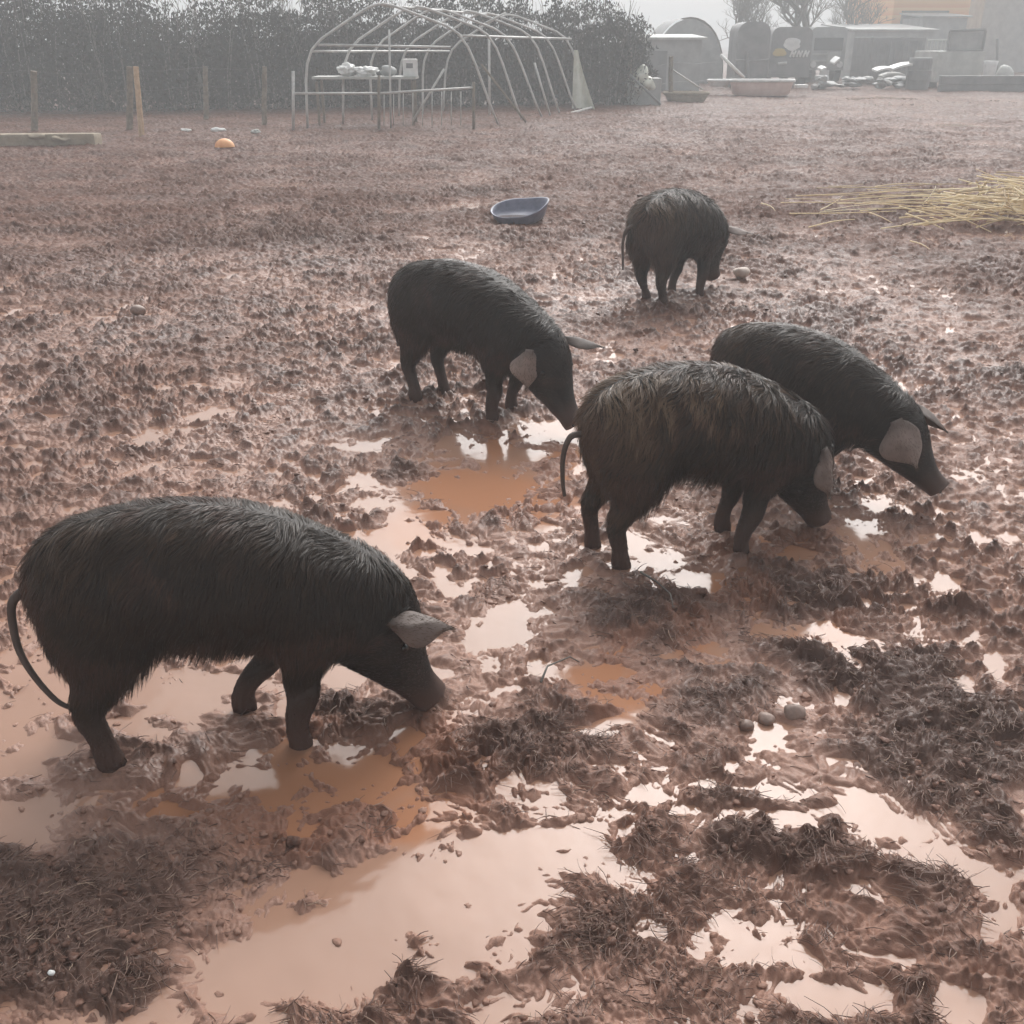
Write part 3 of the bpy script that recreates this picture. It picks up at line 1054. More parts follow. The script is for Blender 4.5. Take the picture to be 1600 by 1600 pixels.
    pig = put("pig", me, M_SKIN)
    pig.location = (sp['loc'][0], sp['loc'][1], 0)
    pig.rotation_euler = (0, 0, math.radians(sp['yaw']))
    tag(pig, sp['label'], "pig", "black pigs foraging in the mud")
    # eyes
    for sg in (-1, 1):
        e = MB()
        e.blob(hp_(.135, sg * .088, .050) * S, (.012 * S,) * 3, sub=2, amp=0)
        e.build("eye", M_EYE, pig, smooth=True)
    # nostrils sit in the snout disc as dark hollows
    for sg in (-1, 1):
        nb = MB()
        nb.blob(hp_(.374, sg * .017, -.012) * S, (.007 * S, .006 * S, .009 * S), sub=2, amp=0)
        nb.build("nostril", M_EYE, pig, smooth=True)

    # ---- coat
    N, hl0, wave = sp['hair']
    tri = np.concatenate([quads[:, [0, 1, 2]], quads[:, [0, 2, 3]]])
    p0, p1, p2 = bodyV[tri[:, 0]], bodyV[tri[:, 1]], bodyV[tri[:, 2]]
    area = np.linalg.norm(np.cross(p1 - p0, p2 - p0), axis=1)
    hcent = ((p0 + p1 + p2) / 3 - B) @ d / kk
    wgt = area * (1 - .93 * sstep(.27, .33, hcent))
    pick = rng.choice(len(tri), N, p=wgt / wgt.sum())
    r1, r2 = rng.random(N), rng.random(N)
    fl = r1 + r2 > 1
    r1[fl], r2[fl] = 1 - r1[fl], 1 - r2[fl]
    pos = p0[pick] + (p1 - p0)[pick] * r1[:, None] + (p2 - p0)[pick] * r2[:, None]
    nrm = bodyN[tri[pick, 0]]
    hh = (pos - B) @ d / kk
    hr_ = np.linalg.norm(np.cross(pos - B, d), axis=1)
    head = sstep(-.04, .10, hh) * (hr_ < .17) * (pos[:, 0] > (hx * Lx - .06))
    z = pos[:, 2]
    leg = 1 - sstep(.14, .26, z)
    leg = np.where(head > .3, 0, leg)
    backness = sstep(.3, .9, nrm[:, 2])
    belly = sstep(.3, .9, -nrm[:, 2]) * sstep(.2, .26, z)
    rump = sstep(-.15, -.35, pos[:, 0]) * 1.0
    length = hl0 * (1 + .25 * backness + .25 * belly + .2 * rump) * (1 - .80 * leg) * (1 - .55 * sstep(0, .12, hh) * (head > .2)) * (1 - .6 * sstep(.12, .3, hh) * (head > .2))
    length = length * rng.uniform(.6, 1.25, N) * (1 + .45 * perlin3(pos, 9, 33))
    flow = np.stack([np.full(N, -.34), np.sign(pos[:, 1]) * .42 * backness, -.80 + .45 * backness], 1)
    flow[:, 0] = np.where(leg > .5, -.15, flow[:, 0])
    flow = flow * (1 - head)[:, None] + (-d * .8 + np.array([0, 0, -.45]))[None] * head[:, None]
    # wavy locks: the direction swings with a banded field
    sw = wave * .62 * perlin3(pos * np.array([1, 1, .55]), 11, 55) + wave * .38 * perlin3(pos, 26, 56) + rng.normal(0, .10, N)
    tang = flow - nrm * np.sum(flow * nrm, 1)[:, None]
    tang /= np.linalg.norm(tang, axis=1)[:, None] + 1e-9
    bit = np.cross(nrm, tang)
    dirv = tang * np.cos(sw)[:, None] + bit * np.sin(sw)[:, None]
    lift = .09 + .12 * rng.random(N) + .45 * belly + .12 * wave * np.abs(perlin3(pos, 18, 57))
    dirv = dirv + nrm * lift[:, None]
    dirv /= np.linalg.norm(dirv, axis=1)[:, None]
    # clumps
    cell = .016 if hl0 > .037 else .013
    jit = np.stack([perlin3(pos, 30, 81), perlin3(pos, 30, 84), perlin3(pos, 30, 87)], 1) * cell * .5
    key = np.floor((pos + jit) / cell).astype(np.int64)
    kid = (key[:, 0] + 4000) * 100000000 + (key[:, 1] + 4000) * 10000 + key[:, 2] + 4000
    _, inv = np.unique(kid, return_inverse=True)
    cnt = np.bincount(inv).astype(float)
    mroot = np.stack([np.bincount(inv, pos[:, k]) / cnt for k in range(3)], 1)[inv]
    mdir = np.stack([np.bincount(inv, dirv[:, k]) / cnt for k in range(3)], 1)[inv]
    mtip = mroot + mdir * length[:, None] + nrm * .002
    cl = rng.uniform(.5, .97, N)
    seg = 4
    P = []
    grav = np.array([0, 0, -1.0])
    for k in range(seg + 1):
        t = k / seg
        p = pos + dirv * (length * t)[:, None] + grav * (length * .28 * t * t * (.4 + belly + .3 * (1 - backness)))[:, None]
        c_ = (cl * t ** 1.3)[:, None]
        q = p * (1 - c_) + (mroot + mdir * (length * t)[:, None] + grav * (length * .28 * t * t * (.4 + belly))[:, None]) * c_
        curl = .06 * wave * np.sin(t * 5 + 6 * perlin3(pos, 8, 91)) * length * t
        P.append(q + bit * curl[:, None])
    roll = rng.normal(0, .5, N)
    wdir = bit * np.cos(roll)[:, None] + nrm * np.sin(roll)[:, None]
    wbase = rng.uniform(.0010, .0019, N) * (1 + .10 * sp['loc'][1])
    VV = []
    for k in range(seg + 1):
        t = k / seg
        w = (wbase * (1 - .8 * t))[:, None] * .5
        VV += [P[k] + wdir * w, P[k] - wdir * w]
    VV = np.stack(VV, 1)
    nvh = 2 * (seg + 1)
    # short hair on the ears, along the blade and over its rim
    EE = []
    for (ev, en, ed1, ew1) in earV:
        ne = 350
        k_ = rng.integers(0, len(ev), ne)
        ep = ev[k_] + rng.normal(0, .003, (ne, 3)) + en * .001
        dd = ed1 * .8 + ew1 * rng.normal(0, .35, ne)[:, None] + en * rng.uniform(.05, .35, ne)[:, None]
        dd /= np.linalg.norm(dd, axis=1)[:, None]
        le = rng.uniform(.006, .016, ne)[:, None]
        ws = np.cross(dd, en)
        ws /= np.linalg.norm(ws, axis=1)[:, None]
        rows_ = []
        for k in range(seg + 1):
            t = k / seg
            rows_ += [ep + dd * le * t + ws * .0005 * (1 - .8 * t), ep + dd * le * t - ws * .0005 * (1 - .8 * t)]
        EE.append(np.stack(rows_, 1))
    nE = sum(len(e) for e in EE)
    VV = np.concatenate([VV] + EE)
    ff = np.array([[2 * k, 2 * k + 1, 2 * k + 3, 2 * k + 2] for k in range(seg)])
    FF = (ff[None] + (np.arange(N + nE) * nvh)[:, None, None]).reshape(-1, 4)
    # fringe on the tail tip
    hm = raw_mesh("coat", VV.reshape(-1, 3) * S, FF)
    # shade: hair colour, browner towards the back and rump, paler upper locks, darker roots, mud on the legs
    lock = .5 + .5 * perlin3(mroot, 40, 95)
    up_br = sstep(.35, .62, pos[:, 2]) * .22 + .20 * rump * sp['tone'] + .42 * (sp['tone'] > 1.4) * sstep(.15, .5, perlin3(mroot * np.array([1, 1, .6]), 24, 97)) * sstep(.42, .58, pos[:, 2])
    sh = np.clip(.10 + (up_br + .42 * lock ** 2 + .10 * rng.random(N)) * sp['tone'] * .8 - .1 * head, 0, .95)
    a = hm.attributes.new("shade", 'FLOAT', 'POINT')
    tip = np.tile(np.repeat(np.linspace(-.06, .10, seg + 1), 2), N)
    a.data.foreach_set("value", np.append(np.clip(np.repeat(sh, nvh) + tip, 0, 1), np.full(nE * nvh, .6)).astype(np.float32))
    a2 = hm.attributes.new("mud", 'FLOAT', 'POINT')
    mm = (1 - sstep(.03, .22, pos[:, 2] + .04 * perlin3(pos, 9, 9)))
    mm = np.maximum(mm, .55 * sstep(.12, .45, perlin3(mroot, 5, 44) + .5 * perlin3(mroot, 17, 45) + .25 * rump - .25 * backness))
    mm = np.maximum(mm, .7 * sstep(.22, .34, hh) * (head > .2))
    a2.data.foreach_set("value", np.append(np.repeat(mm, nvh), np.zeros(nE * nvh)).astype(np.float32))
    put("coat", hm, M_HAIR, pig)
    return pig


def skin_material():
    m = bpy.data.materials.new("pig_skin")
    m.use_nodes = True
    nt = m.node_tree
    b = nt.nodes["Principled BSDF"]
    L = nt.links.new
    tc = nt.nodes.new("ShaderNodeTexCoord")
    nz = nt.nodes.new("ShaderNodeTexNoise")
    nz.inputs['Scale'].default_value = 14
    nz.inputs['Detail'].default_value = 8
    L(tc.outputs['Object'], nz.inputs['Vector'])
    r = nt.nodes.new("ShaderNodeValToRGB")
    r.color_ramp.elements[0].position = .35
    r.color_ramp.elements[1].position = .7
    r.color_ramp.elements[0].color = (.014, .011, .010, 1)
    r.color_ramp.elements[1].color = (.035, .026, .021, 1)
    L(nz.outputs['Fac'], r.inputs[0])
    pr = nt.nodes.new("ShaderNodeValToRGB")
    pr.color_ramp.elements[0].position = .3
    pr.color_ramp.elements[1].position = .7
    pr.color_ramp.elements[0].color = (.28, .22, .195, 1)
    pr.color_ramp.elements[1].color = (.44, .36, .32, 1)
    L(nz.outputs['Fac'], pr.inputs[0])
    pa = nt.nodes.new("ShaderNodeAttribute")
    pa.attribute_name = "pale"
    ma = nt.nodes.new("ShaderNodeAttribute")
    ma.attribute_name = "mud"
    m1 = nt.nodes.new("ShaderNodeMix")
    m1.data_type = 'RGBA'
    L(pa.outputs['Fac'], m1.inputs['Factor'])
    L(r.outputs[0], m1.inputs['A'])
    L(pr.outputs[0], m1.inputs['B'])
    m2 = nt.nodes.new("ShaderNodeMix")
    m2.data_type = 'RGBA'
    mm = nt.nodes.new("ShaderNodeMath")
    mm.operation = 'MULTIPLY'
    mm.inputs[1].default_value = .9
    L(ma.outputs['Fac'], mm.inputs[0])
    L(mm.outputs[0], m2.inputs['Factor'])
    L(m1.outputs['Result'], m2.inputs['A'])
    m2.inputs['B'].default_value = (.085, .046, .035, 1)
    L(m2.outputs['Result'], b.inputs['Base Color'])
    b.inputs['Roughness'].default_value = .6
    b.inputs['Specular IOR Level'].default_value = .3
    bp = nt.nodes.new("ShaderNodeBump")
    bp.inputs['Strength'].default_value = .18
    bp.inputs['Distance'].default_value = .003
    n2 = nt.nodes.new("ShaderNodeTexNoise")
    n2.inputs['Scale'].default_value = 60
    n2.inputs['Detail'].default_value = 5
    L(tc.outputs['Object'], n2.inputs['Vector'])
    L(n2.outputs['Fac'], bp.inputs['Height'])
    L(bp.outputs[0], b.inputs['Normal'])
    return m


M_SKIN = skin_material()
M_EYE = mat_basic("dark_eye", (.008, .006, .005), rough=.12)
M_HAIR = shade_mat("pig_hair", [(0, (.009, .006, .0045)), (.4, (.030, .019, .012)), (.7, (.082, .048, .029)), (1, (.19, .128, .082))], rough=.38, spec=.26)
_nt = M_HAIR.node_tree
_b = _nt.nodes["Principled BSDF"]
_src = _b.inputs['Base Color'].links[0].from_socket
_ma = _nt.nodes.new("ShaderNodeAttribute")
_ma.attribute_name = "mud"
_mx = _nt.nodes.new("ShaderNodeMix")
_mx.data_type = 'RGBA'
_mf = _nt.nodes.new("ShaderNodeMath")
_mf.operation = 'MULTIPLY'
_mf.inputs[1].default_value = .9
_nt.links.new(_ma.outputs['Fac'], _mf.inputs[0])
_nt.links.new(_mf.outputs[0], _mx.inputs['Factor'])
_nt.links.new(_src, _mx.inputs['A'])
_mx.inputs['B'].default_value = (.085, .046, .035, 1)
_nt.links.new(_mx.outputs['Result'], _b.inputs['Base Color'])

for sp in PIG_SPECS:
    make_pig(sp)

# ------------------------------------------------------------------ background and props
def gz_(p):
    return float(height_at(p[0], p[1])[0])


M_POST = mat_basic("old_post_wood", (.12, .10, .075), (.24, .20, .15), rough=.85, scale=12, bump=.4)
M_STAKE = mat_basic("fresh_stake_wood", (.42, .27, .15), (.60, .44, .29), rough=.8, scale=14, bump=.3)
M_WIRE = mat_basic("wire", (.16, .16, .16), rough=.5, metal=.6)
M_GALV = mat_basic("galvanised_tube", (.42, .42, .41), (.60, .60, .58), rough=.5, scale=6, metal=.25)
M_SHEET = mat_basic("milky_plastic", (.60, .62, .52), (.78, .79, .70), rough=.45, scale=5)
M_WHITE = mat_basic("white_plastic", (.66, .67, .65), (.82, .82, .80), rough=.45, scale=6)
M_GREYD = mat_basic("dark_grey_panel", (.14, .145, .148), (.22, .22, .222), rough=.6, scale=3)
M_GREYM = mat_basic("mid_grey_panel", (.26, .27, .27), (.38, .39, .38), rough=.6, scale=2.5)
M_GREYL = mat_basic("pale_grey_panel", (.36, .37, .35), (.50, .51, .48), rough=.6, scale=2.5)
M_GREENG = mat_basic("mossy_board", (.26, .21, .15), (.38, .32, .24), rough=.85, scale=9, bump=.3)
M_PINK = mat_basic("pink_enamel", (.60, .42, .37), (.72, .54, .48), rough=.3, scale=4)
M_LEAF = shade_mat("hedge_leaf", [(0, (.035, .037, .030)), (.6, (.055, .056, .045)), (1, (.085, .083, .07))], rough=.8, spec=.12)
M_BARK = mat_basic("bark", (.10, .09, .08), (.18, .165, .145), rough=.9, scale=9, bump=.4)
M_STONE = mat_basic('muddy_stone', (.16, .11, .09), (.28, .20, .165), rough=.5, scale=20, bump=.3)
M_STONE2 = mat_basic('pale_stone', (.38, .30, .25), (.52, .43, .37), rough=.6, scale=20, bump=.3)
M_GLASS = mat_basic("dark_glass", (.03, .035, .04), rough=.12)
M_RUB = mat_basic("tyre_rubber", (.02, .02, .02), rough=.8)


def tapered_post(name, pxb, pyb, pyt, w, mat, parent=None, lean=0.0, Y=None, dark=False):
    b = gp(pxb, pyb) if Y is None else at(pxb, pyb, Y)
    t = at(pxb + lean, pyt, b[1])
    b[2] = gz_(b) - .15
    m = MB()
    b_, t_ = Vector(b), Vector(t)
    pts = [b_ + (t_ - b_) * k / 6 + Vector((random.uniform(-1, 1), random.uniform(-1, 1), 0)) * w * .06 for k in range(7)]
    m.tube(pts, [w / 2 * (1.08 - .12 * k / 6) for k in range(7)], n=9)
    # weathered slanting top
    return m.build(name, mat, parent, smooth=False), b, t


def wires(parent, a, b, zs, sag=.03):
    for z in zs:
        m = MB()
        pts = []
        for k in range(9):
            t = k / 8
            p = np.array(a) * (1 - t) + np.array(b) * t
            pts.append((p[0], p[1], gz_(p) + z - sag * 4 * t * (1 - t)))
        m.tube(pts, .004, n=4, cap=False)
        m.build("wire", M_WIRE, parent)


# wire fence in front of the hedge
wf = empty("wire_fence", tuple(gp(230, 200)))
wf.location = (0, 0, 0)
bases = []
for px, pyb, pyt, w in ((-60, 215, 112, .12), (53, 208, 111, .12), (201, 207, 104, .12), (322, 190, 104, .11), (412, 198, 104, .10)):
    o, b, t = tapered_post("post", px, pyb, pyt, w, M_POST, wf, lean=random.uniform(-2, 2))
    bases.append(b)
for i in range(len(bases) - 1):
    wires(wf, bases[i], bases[i + 1], (.35, .7, 1.05))
tag(wf, "post and wire fence in front of the tall hedge, left of the hoop frame", "fence")
o, b, t = tapered_post("stake", 221, 216, 104, .10, M_STAKE, lean=-9)
tag(o, "pale new wooden stake leaning against a grey fence post", "stake")

# second fence, right: loose posts on the far side of the mud
wf2 = empty("post_fence", (0, 0, 0))
bb = []
for px, pyb, pyt in ((983, 166, 76), (1048, 161, 88), (1168, 140, 80), (1362, 131, 70), (1558, 126, 60)):
    o, b, t = tapered_post("post", px, pyb, pyt, .13, M_GREYD if px > 1100 else M_POST, wf2, lean=random.uniform(-1.5, 1.5))
    bb.append(b)
for i in range(len(bb) - 1):
    wires(wf2, bb[i], bb[i + 1], (.5, 1.0), sag=.06)
tag(wf2, "dark posts of the far fence on the right, before the yard", "fence")


# hedge -----------------------------------------------------------
def hedge_top(px):
    "pixel height of the crown line read against the sky"
    xs = [-400, 0, 120, 230, 262, 300, 345, 400, 520, 600, 700, 780, 830, 900, 960, 1010, 1060, 1100]
    ys = [-60, -50, -60, -30, 4, 14, 0, -25, -10, 2, -6, -4, 6, 0, 12, 40, 62, 80]
    return np.interp(px, xs, ys)


def make_hedge():
    root = empty("hedge", (-6, 26, 0))
    N = 340000
    t = rng.random(N)
    cx = -21 + 26.5 * t
    cy = 25.2 + 5.5 * t
    X = cx + rng.normal(0, .12, N)
    Y = cy + rng.uniform(-.9, 1.6, N)
    px = 800 + 1600 * X / (Y * CP + 1.6 * SP)
    topz = np.array([at(p, q, y)[2] for p, q, y in zip(px, hedge_top(px), Y)]) + .35 * perlin(X * 2.2, Y * 0 + 3, 5) + .25 * perlin(X * 6, Y * 0 + 9, 6)
    v = rng.random(N) ** .75
    Z = topz * v
    # thin out towards the top and in random holes, so that sky shows through
    thin = sstep(.40, 1.0, v)
    holes = perlin(X * 2.3 + Z, Z * 2.3, 15) + .7 * perlin(X * 6, Z * 6, 16)
    keep = (rng.random(N) > (thin * .84 + .62 * sstep(.1, .5, holes) * sstep(.35, .7, v))) & (px < 1005 + 25 * perlin(Z * 2, Y, 4))
    X, Y, Z, v = X[keep], Y[keep], Z[keep], v[keep]
    n = len(X)
    d = np.stack([rng.normal(0, .5, n), rng.normal(0, .5, n), rng.normal(.55, .6, n)], 1)
    d /= np.linalg.norm(d, axis=1)[:, None]
    s = np.cross(d, rng.normal(0, 1, (n, 3)))
    s /= np.linalg.norm(s, axis=1)[:, None]
    L = rng.uniform(.07, .15, n)[:, None]
    w = rng.uniform(.012, .032, n)[:, None]
    p = np.stack([X, Y, Z], 1)
    V = np.stack([p, p + d * L * .5 + s * w, p + d * L, p + d * L * .45 - s * w], 1).reshape(-1, 3)
    F = np.arange(n * 4).reshape(-1, 4)
    V -= np.array([-6, 26, 0])
    me = raw_mesh("foliage", V, F, smooth=False)
    a = me.attributes.new("shade", 'FLOAT', 'POINT')
    a.data.foreach_set("value", np.repeat(np.clip(.15 + .5 * rng.random(n) + .25 * perlin(X * 1.5, Z * 1.5, 8), 0, 1), 4).astype(np.float32))
    put("foliage", me, M_LEAF, root)
    m = MB()
    for i in range(420):
        t = random.random()
        x, y = -21 + 26.5 * t, 25 + 5.5 * t + random.uniform(-.6, .6)
        ppx = 800 + 1600 * x / (y * CP + 1.6 * SP)
        if ppx > 1000:
            continue
        h = max(.6, at(ppx, float(hedge_top(ppx)), y)[2] + random.uniform(-.5, .35))
        lx, ly = random.uniform(-.5, .5), random.uniform(-.3, .3)
        pts = [(x + 6 + lx * k * k, y - 26 + ly * k, h * k + random.uniform(-.02, .02)) for k in (0, .35, .7, 1)]
        m.tube(pts, [.022, .016, .009, .004], n=4, cap=False)
        for j in range(4):
            k = random.uniform(.45, .95)
            q = Vector((x + 6 + lx * k * k, y - 26 + ly * k, h * k))
            e = q + Vector((random.uniform(-.35, .35), random.uniform(-.3, .3), random.uniform(.15, .5)))
            m.tube([q, (q + e) / 2 + Vector((0, 0, .03)), e], [.008, .006, .003], n=3, cap=False)
    m.build("stems", M_BARK, root)
    tag(root, "tall dark unkempt hedge fading into the fog behind the wire fence and hoops", "hedge")


make_hedge()

# polytunnel skeleton --------------------------------------------
A0 = gp(481, 204)
A1 = gp(779, 196)
E1 = gp(922, 170)
pt = empty("polytunnel_frame", (float(A0[0]), float(A0[1]), 0))
Wv = (A1 - A0)
Wv[2] = 0
Av = (E1 - A1)
Av[2] = 0
PROFILE = [(.0, 0), (.008, .45), (.018, .9), (.035, 1.25), (.065, 1.5), (.115, 1.68), (.2, 1.83), (.3, 2.0), (.4, 2.15), (.46, 2.22), (.5, 2.24)]
PROF = [(.0, 0), (.004, .45), (.010, .9), (.022, 1.2), (.05, 1.45), (.10, 1.64), (.18, 1.83), (.26, 2.02), (.33, 2.17), (.37, 2.23), (.41, 2.25), (.46, 2.22), (.54, 2.12), (.64, 1.99), (.73, 1.87), (.79, 1.73), (.84, 1.48), (.88, 1.15), (.915, .8), (.955, .4), (1.0, 0)]


def hoop_pts(t, squash=1.0, dx=0.0):
    return [np.array([0, 0, 0]) + Wv * a + Av * t + np.array([dx * (b / 2.2), 0, b * squash + .0]) for a, b in PROF]


hts = [0, .22, .42, .62, .82, 1.0]
for i, t in enumerate(hts):
    m = MB()
    pp = hoop_pts(t, 1.0 - .03 * t, dx=[0, .05, -.08, .06, -.03, .1, 0][i])
    m.tube(pp, .026, n=8)
    m.build("hoop", M_GALV, pt, smooth=True)
for idx in (4, 10, 15):
    m = MB()
    m.tube([hoop_pts(t, 1 - .03 * t)[idx] + np.array([0, 0, -.03]) for t in hts], .022, n=6)
    m.build("ridge_pole" if idx == 10 else "side_rail", M_GALV, pt, smooth=True)


def L_(px, py, Y):
    p = at(px, py, Y)
    return p - np.array([A0[0], A0[1], 0])


def bar(name, p, q, r=.02, mat=None, parent=None, n=6):
    m = MB()
    m.tube([p, (np.array(p) + np.array(q)) / 2, q], r, n=n)
    return m.build(name, mat or M_GALV, parent, smooth=True)


bar("cross_bar", L_(497, 70, A0[1] + .1), L_(704, 74, A0[1] + .3), .024, parent=pt)
bar("cross_bar", L_(735, 56, A0[1] + 5.5), L_(893, 61, A0[1] + 6.2), .028, parent=pt)
bar("door_post", L_(608, 46, A0[1] + .15), L_(611, 200, A0[1] + .15), .022, parent=pt)
bar("door_post", L_(764, 60, A0[1] + 4), L_(765, 185, A0[1] + 4), .03, parent=pt)
bar("brace", L_(645, 189, A0[1] + .7), L_(694, 108, A0[1] + .7), .025, parent=pt)
bar("brace", L_(752, 100, A0[1] + 1.2), L_(822, 191, A0[1] + 1.2), .025, M_POST, parent=pt)
bar("brace", L_(835, 98, A0[1] + 4), L_(860, 182, A0[1] + 4), .025, parent=pt)
bar("brace", L_(748, 41, A0[1] + 4), L_(790, 20, A0[1] + 4), .02, parent=pt)
bar("base_rail", L_(492, 202, A0[1] + .2), L_(608, 204, A0[1] + .2), .03, parent=pt)
bar("base_rail", L_(835, 192, A0[1] + 3.1), L_(925, 168, A0[1] + 6.3), .03, parent=pt)
# torn sheet still tied to the last hoop
m = MB()
sv, sf = [], []
tp = L_(897, 78, A0[1] + 6.5)
for i in range(9):
    k = i / 8
    for j in range(7):
        q = j / 6
        wpx = 6 + 30 * k ** 1.2
        p = L_(897 - 3 * k + wpx * q, 78 + 95 * k, A0[1] + 6.5 - .1 * k)
        sv.append(p + np.array([0, .10 * math.sin(q * 9 + k * 2) * (.3 + k), 0]))
n_ = len(sv)
sv2 = [p + np.array([0, .006, 0]) for p in sv]
for i in range(8):
    for j in range(6):
        a = i * 7 + j
        sf.append((a, a + 1, a + 8, a + 7))
        sf.append((n_ + a, n_ + a + 7, n_ + a + 8, n_ + a + 1))
m.add(sv + sv2, sf)
m.build("plastic_sheet", M_SHEET, pt, smooth=True)
tag(pt, "bare polytunnel frame of bent grey hoops with a torn pale sheet at its right end", "polytunnel frame")

# pen panel standing at the tunnel's mouth
Yp = float(A0[1]) - .25
pen = empty("pen_hurdle", (0, 0, 0))
for px, t0, t1 in ((458, 111, 205), (592, 118, 206), (740, 128, 190)):
    b = at(px, t1, Yp + (.4 if px > 700 else 0))
    bar("post", (b[0], b[1], -.05), at(px, t0, b[1]), .032, M_GALV if px < 500 else M_POST, pen)
bar("rail", at(458, 146, Yp), at(592, 146, Yp), .024, M_GALV, pen)
bar("rail", at(592, 146, Yp), at(740, 137, Yp + .4), .024, M_GALV, pen)
for k in range(9):
    px = 600 + 15 * k
    bar("upright", at(px, 143, Yp + .02 + .05 * k), at(px, 196, Yp + .02 + .05 * k), .010, M_GALV, pen, n=5)
tag(pen, "low tubular hurdle with thin uprights across the mouth of the hoop frame", "hurdle")

# table inside, with sacks and a box
Yt = float(A0[1]) + 1.3
tb0, tb1 = at(492, 121, Yt), at(652, 119, Yt)
table = empty("trestle_table", (float((tb0[0] + tb1[0]) / 2), Yt, 0))
hw = (tb1[0] - tb0[0]) / 2
zt = tb0[2]
m = MB()
m.box((0, 0, zt), (2 * hw, .75, .05), bevel=.01)
m.build("tabletop", M_GREYL, table)
for sx_ in (-1, 1):
    for sy_ in (-1, 1):
        m = MB()
        m.box((sx_ * (hw - .08), sy_ * .3, zt / 2 - .04), (.05, .05, zt - .05), bevel=.006)
        m.build("leg", M_POST, table)
tag(table, "grey work table inside the hoop frame, carrying crumpled white sacks", "table")
for px0, px1, pyt, lab, sd_ in ((528, 556, 99, "crumpled white sack at the left end of the table in the hoops", 3), (553, 588, 104, "flat folded white sack in the middle of the table in the hoops", 5)):
    a, b = at(px0, 119, Yt - .1), at(px1, 119, Yt - .1)
    h = at(px0, pyt, Yt - .1)[2] - zt
    m = MB()
    m.blob(((a[0] + b[0]) / 2, Yt - .05, zt + .03 + h * .42), ((b[0] - a[0]) / 2, .22, h * .45), seed=sd_, sub=4, amp=.5, freq=5)
    o = m.build("sack", M_WHITE, smooth=True)
    tag(o, lab, "sack", "white sacks on the table")
a, b = at(630, 118, Yt), at(652, 92, Yt)
m = MB()
m.box(((a[0] + b[0]) / 2, Yt, (zt + .03 + b[2]) / 2), (b[0] - a[0], .28, b[2] - zt - .03), rot=(0, 0, .1), bevel=.02)
o = m.build("box", M_WHITE)
h_ = MB()
h_.box(((a[0] + b[0]) / 2, Yt - .145, (zt + b[2]) / 2 + .05), ((b[0] - a[0]) * .45, .012, .09), rot=(0, 0, .1), bevel=.004)
h_.build("handle_slot", M_GREYD, o)
tag(o, "upright white container at the right end of the table in the hoops", "container")
m = MB()
m.blob(tuple(at(608, 111, Yt)), (.16, .15, .11), seed=9, sub=3, amp=.4)
tag(m.build("dark_bundle", M_GREYM, smooth=True), "dark bundle between the sacks and the white container", "bundle")

# old timber lying at the left edge, orange ball and scraps
b = gp(45, 232)
m = MB()
m.box((b[0] - .25, b[1] + .25, .09), (2.6, .42, .24), rot=(0, 0, .05), bevel=.05, jit=.02)
o = m.build("timber_baulk", M_GREENG)
tag(o, "mossy squared timber lying by the fence at the left edge", "timber")
for k, (px, py) in enumerate(((60, 213), (92, 217))):
    p = at(px, py, b[1] + .1)
    m = MB()
    m.blob(tuple(p), (.16, .13, .05), seed=20 + k, sub=3, amp=.5)
    tag(m.build("moss_clump", M_GREENG, smooth=True), ["green moss clump nearer the grey post on the timber", "brown moss clump near the right end of the timber"][k], "moss")
p = gp(352, 236)
m = MB()
vs, fs = [], []
R0 = .155
NU, NV = 24, 10
for i in range(NV + 1):
    ph = (math.pi / 2) * i / NV
    for j in range(NU):
        th = 2 * math.pi * j / NU
        vs.append((R0 * math.cos(th) * math.cos(ph), R0 * .9 * math.sin(th) * math.cos(ph), R0 * .82 * math.sin(ph) - .02))
for i in range(NV):
    for j in range(NU):
        fs.append((i * NU + j, i * NU + (j + 1) % NU, (i + 1) * NU + (j + 1) % NU, (i + 1) * NU + j))
m.add(vs, fs)
o = m.build("orange_ball", mat_basic("orange_rubber", (.80, .34, .12), (.88, .46, .20), rough=.5, scale=10), smooth=True)
o.location = (p[0], p[1], gz_(p) + .02)
tag(o, "small orange ball half sunk in the mud below the hedge", "ball")
for px, py, s_, lab in ((290, 207, .09, "white scrap lying nearest the leaning stake"), (343, 207, .11, "white scrap lying just behind the orange ball"), (400, 211, .09, "grey scrap lying between the orange ball and the hoops")):
    p = gp(px, py)
    m = MB()
    m.blob((p[0], p[1], gz_(p) + .03), (s_, s_ * .7, s_ * .4), seed=int(px), sub=3, amp=.7)
    tag(m.build("scrap", M_WHITE if px < 380 else M_GREYL, smooth=True), lab, "scrap")
for px, py, s_, lab in ((1157, 440, .055, "pale angular stone lying just right of the farthest pig"), (216, 493, .045, "grey stone on the mud well above the largest pig"), (84, 1537, .006, "tiny white stone on the straw heap in the bottom corner"),
                        (1165, 1138, .020, "round grey stone, leftmost of the three by the dark heap"), (1196, 1128, .020, "round grey stone, middle one of the three by the dark heap"), (1241, 1122, .027, "round grey stone, rightmost and biggest of three by the heap")):
    p = gp(px, py)
    m = MB()
    m.blob((p[0], p[1], max(0, gz_(p)) + s_ * .45), (s_ * 1.1, s_ * .9, s_ * .8), seed=int(px) % 97, sub=3, amp=.30)
    tag(m.build("stone", M_WHITE if px in (84,) else (M_STONE2 if px == 1157 else M_STONE), smooth=True), lab, "stone", "stones in the mud")

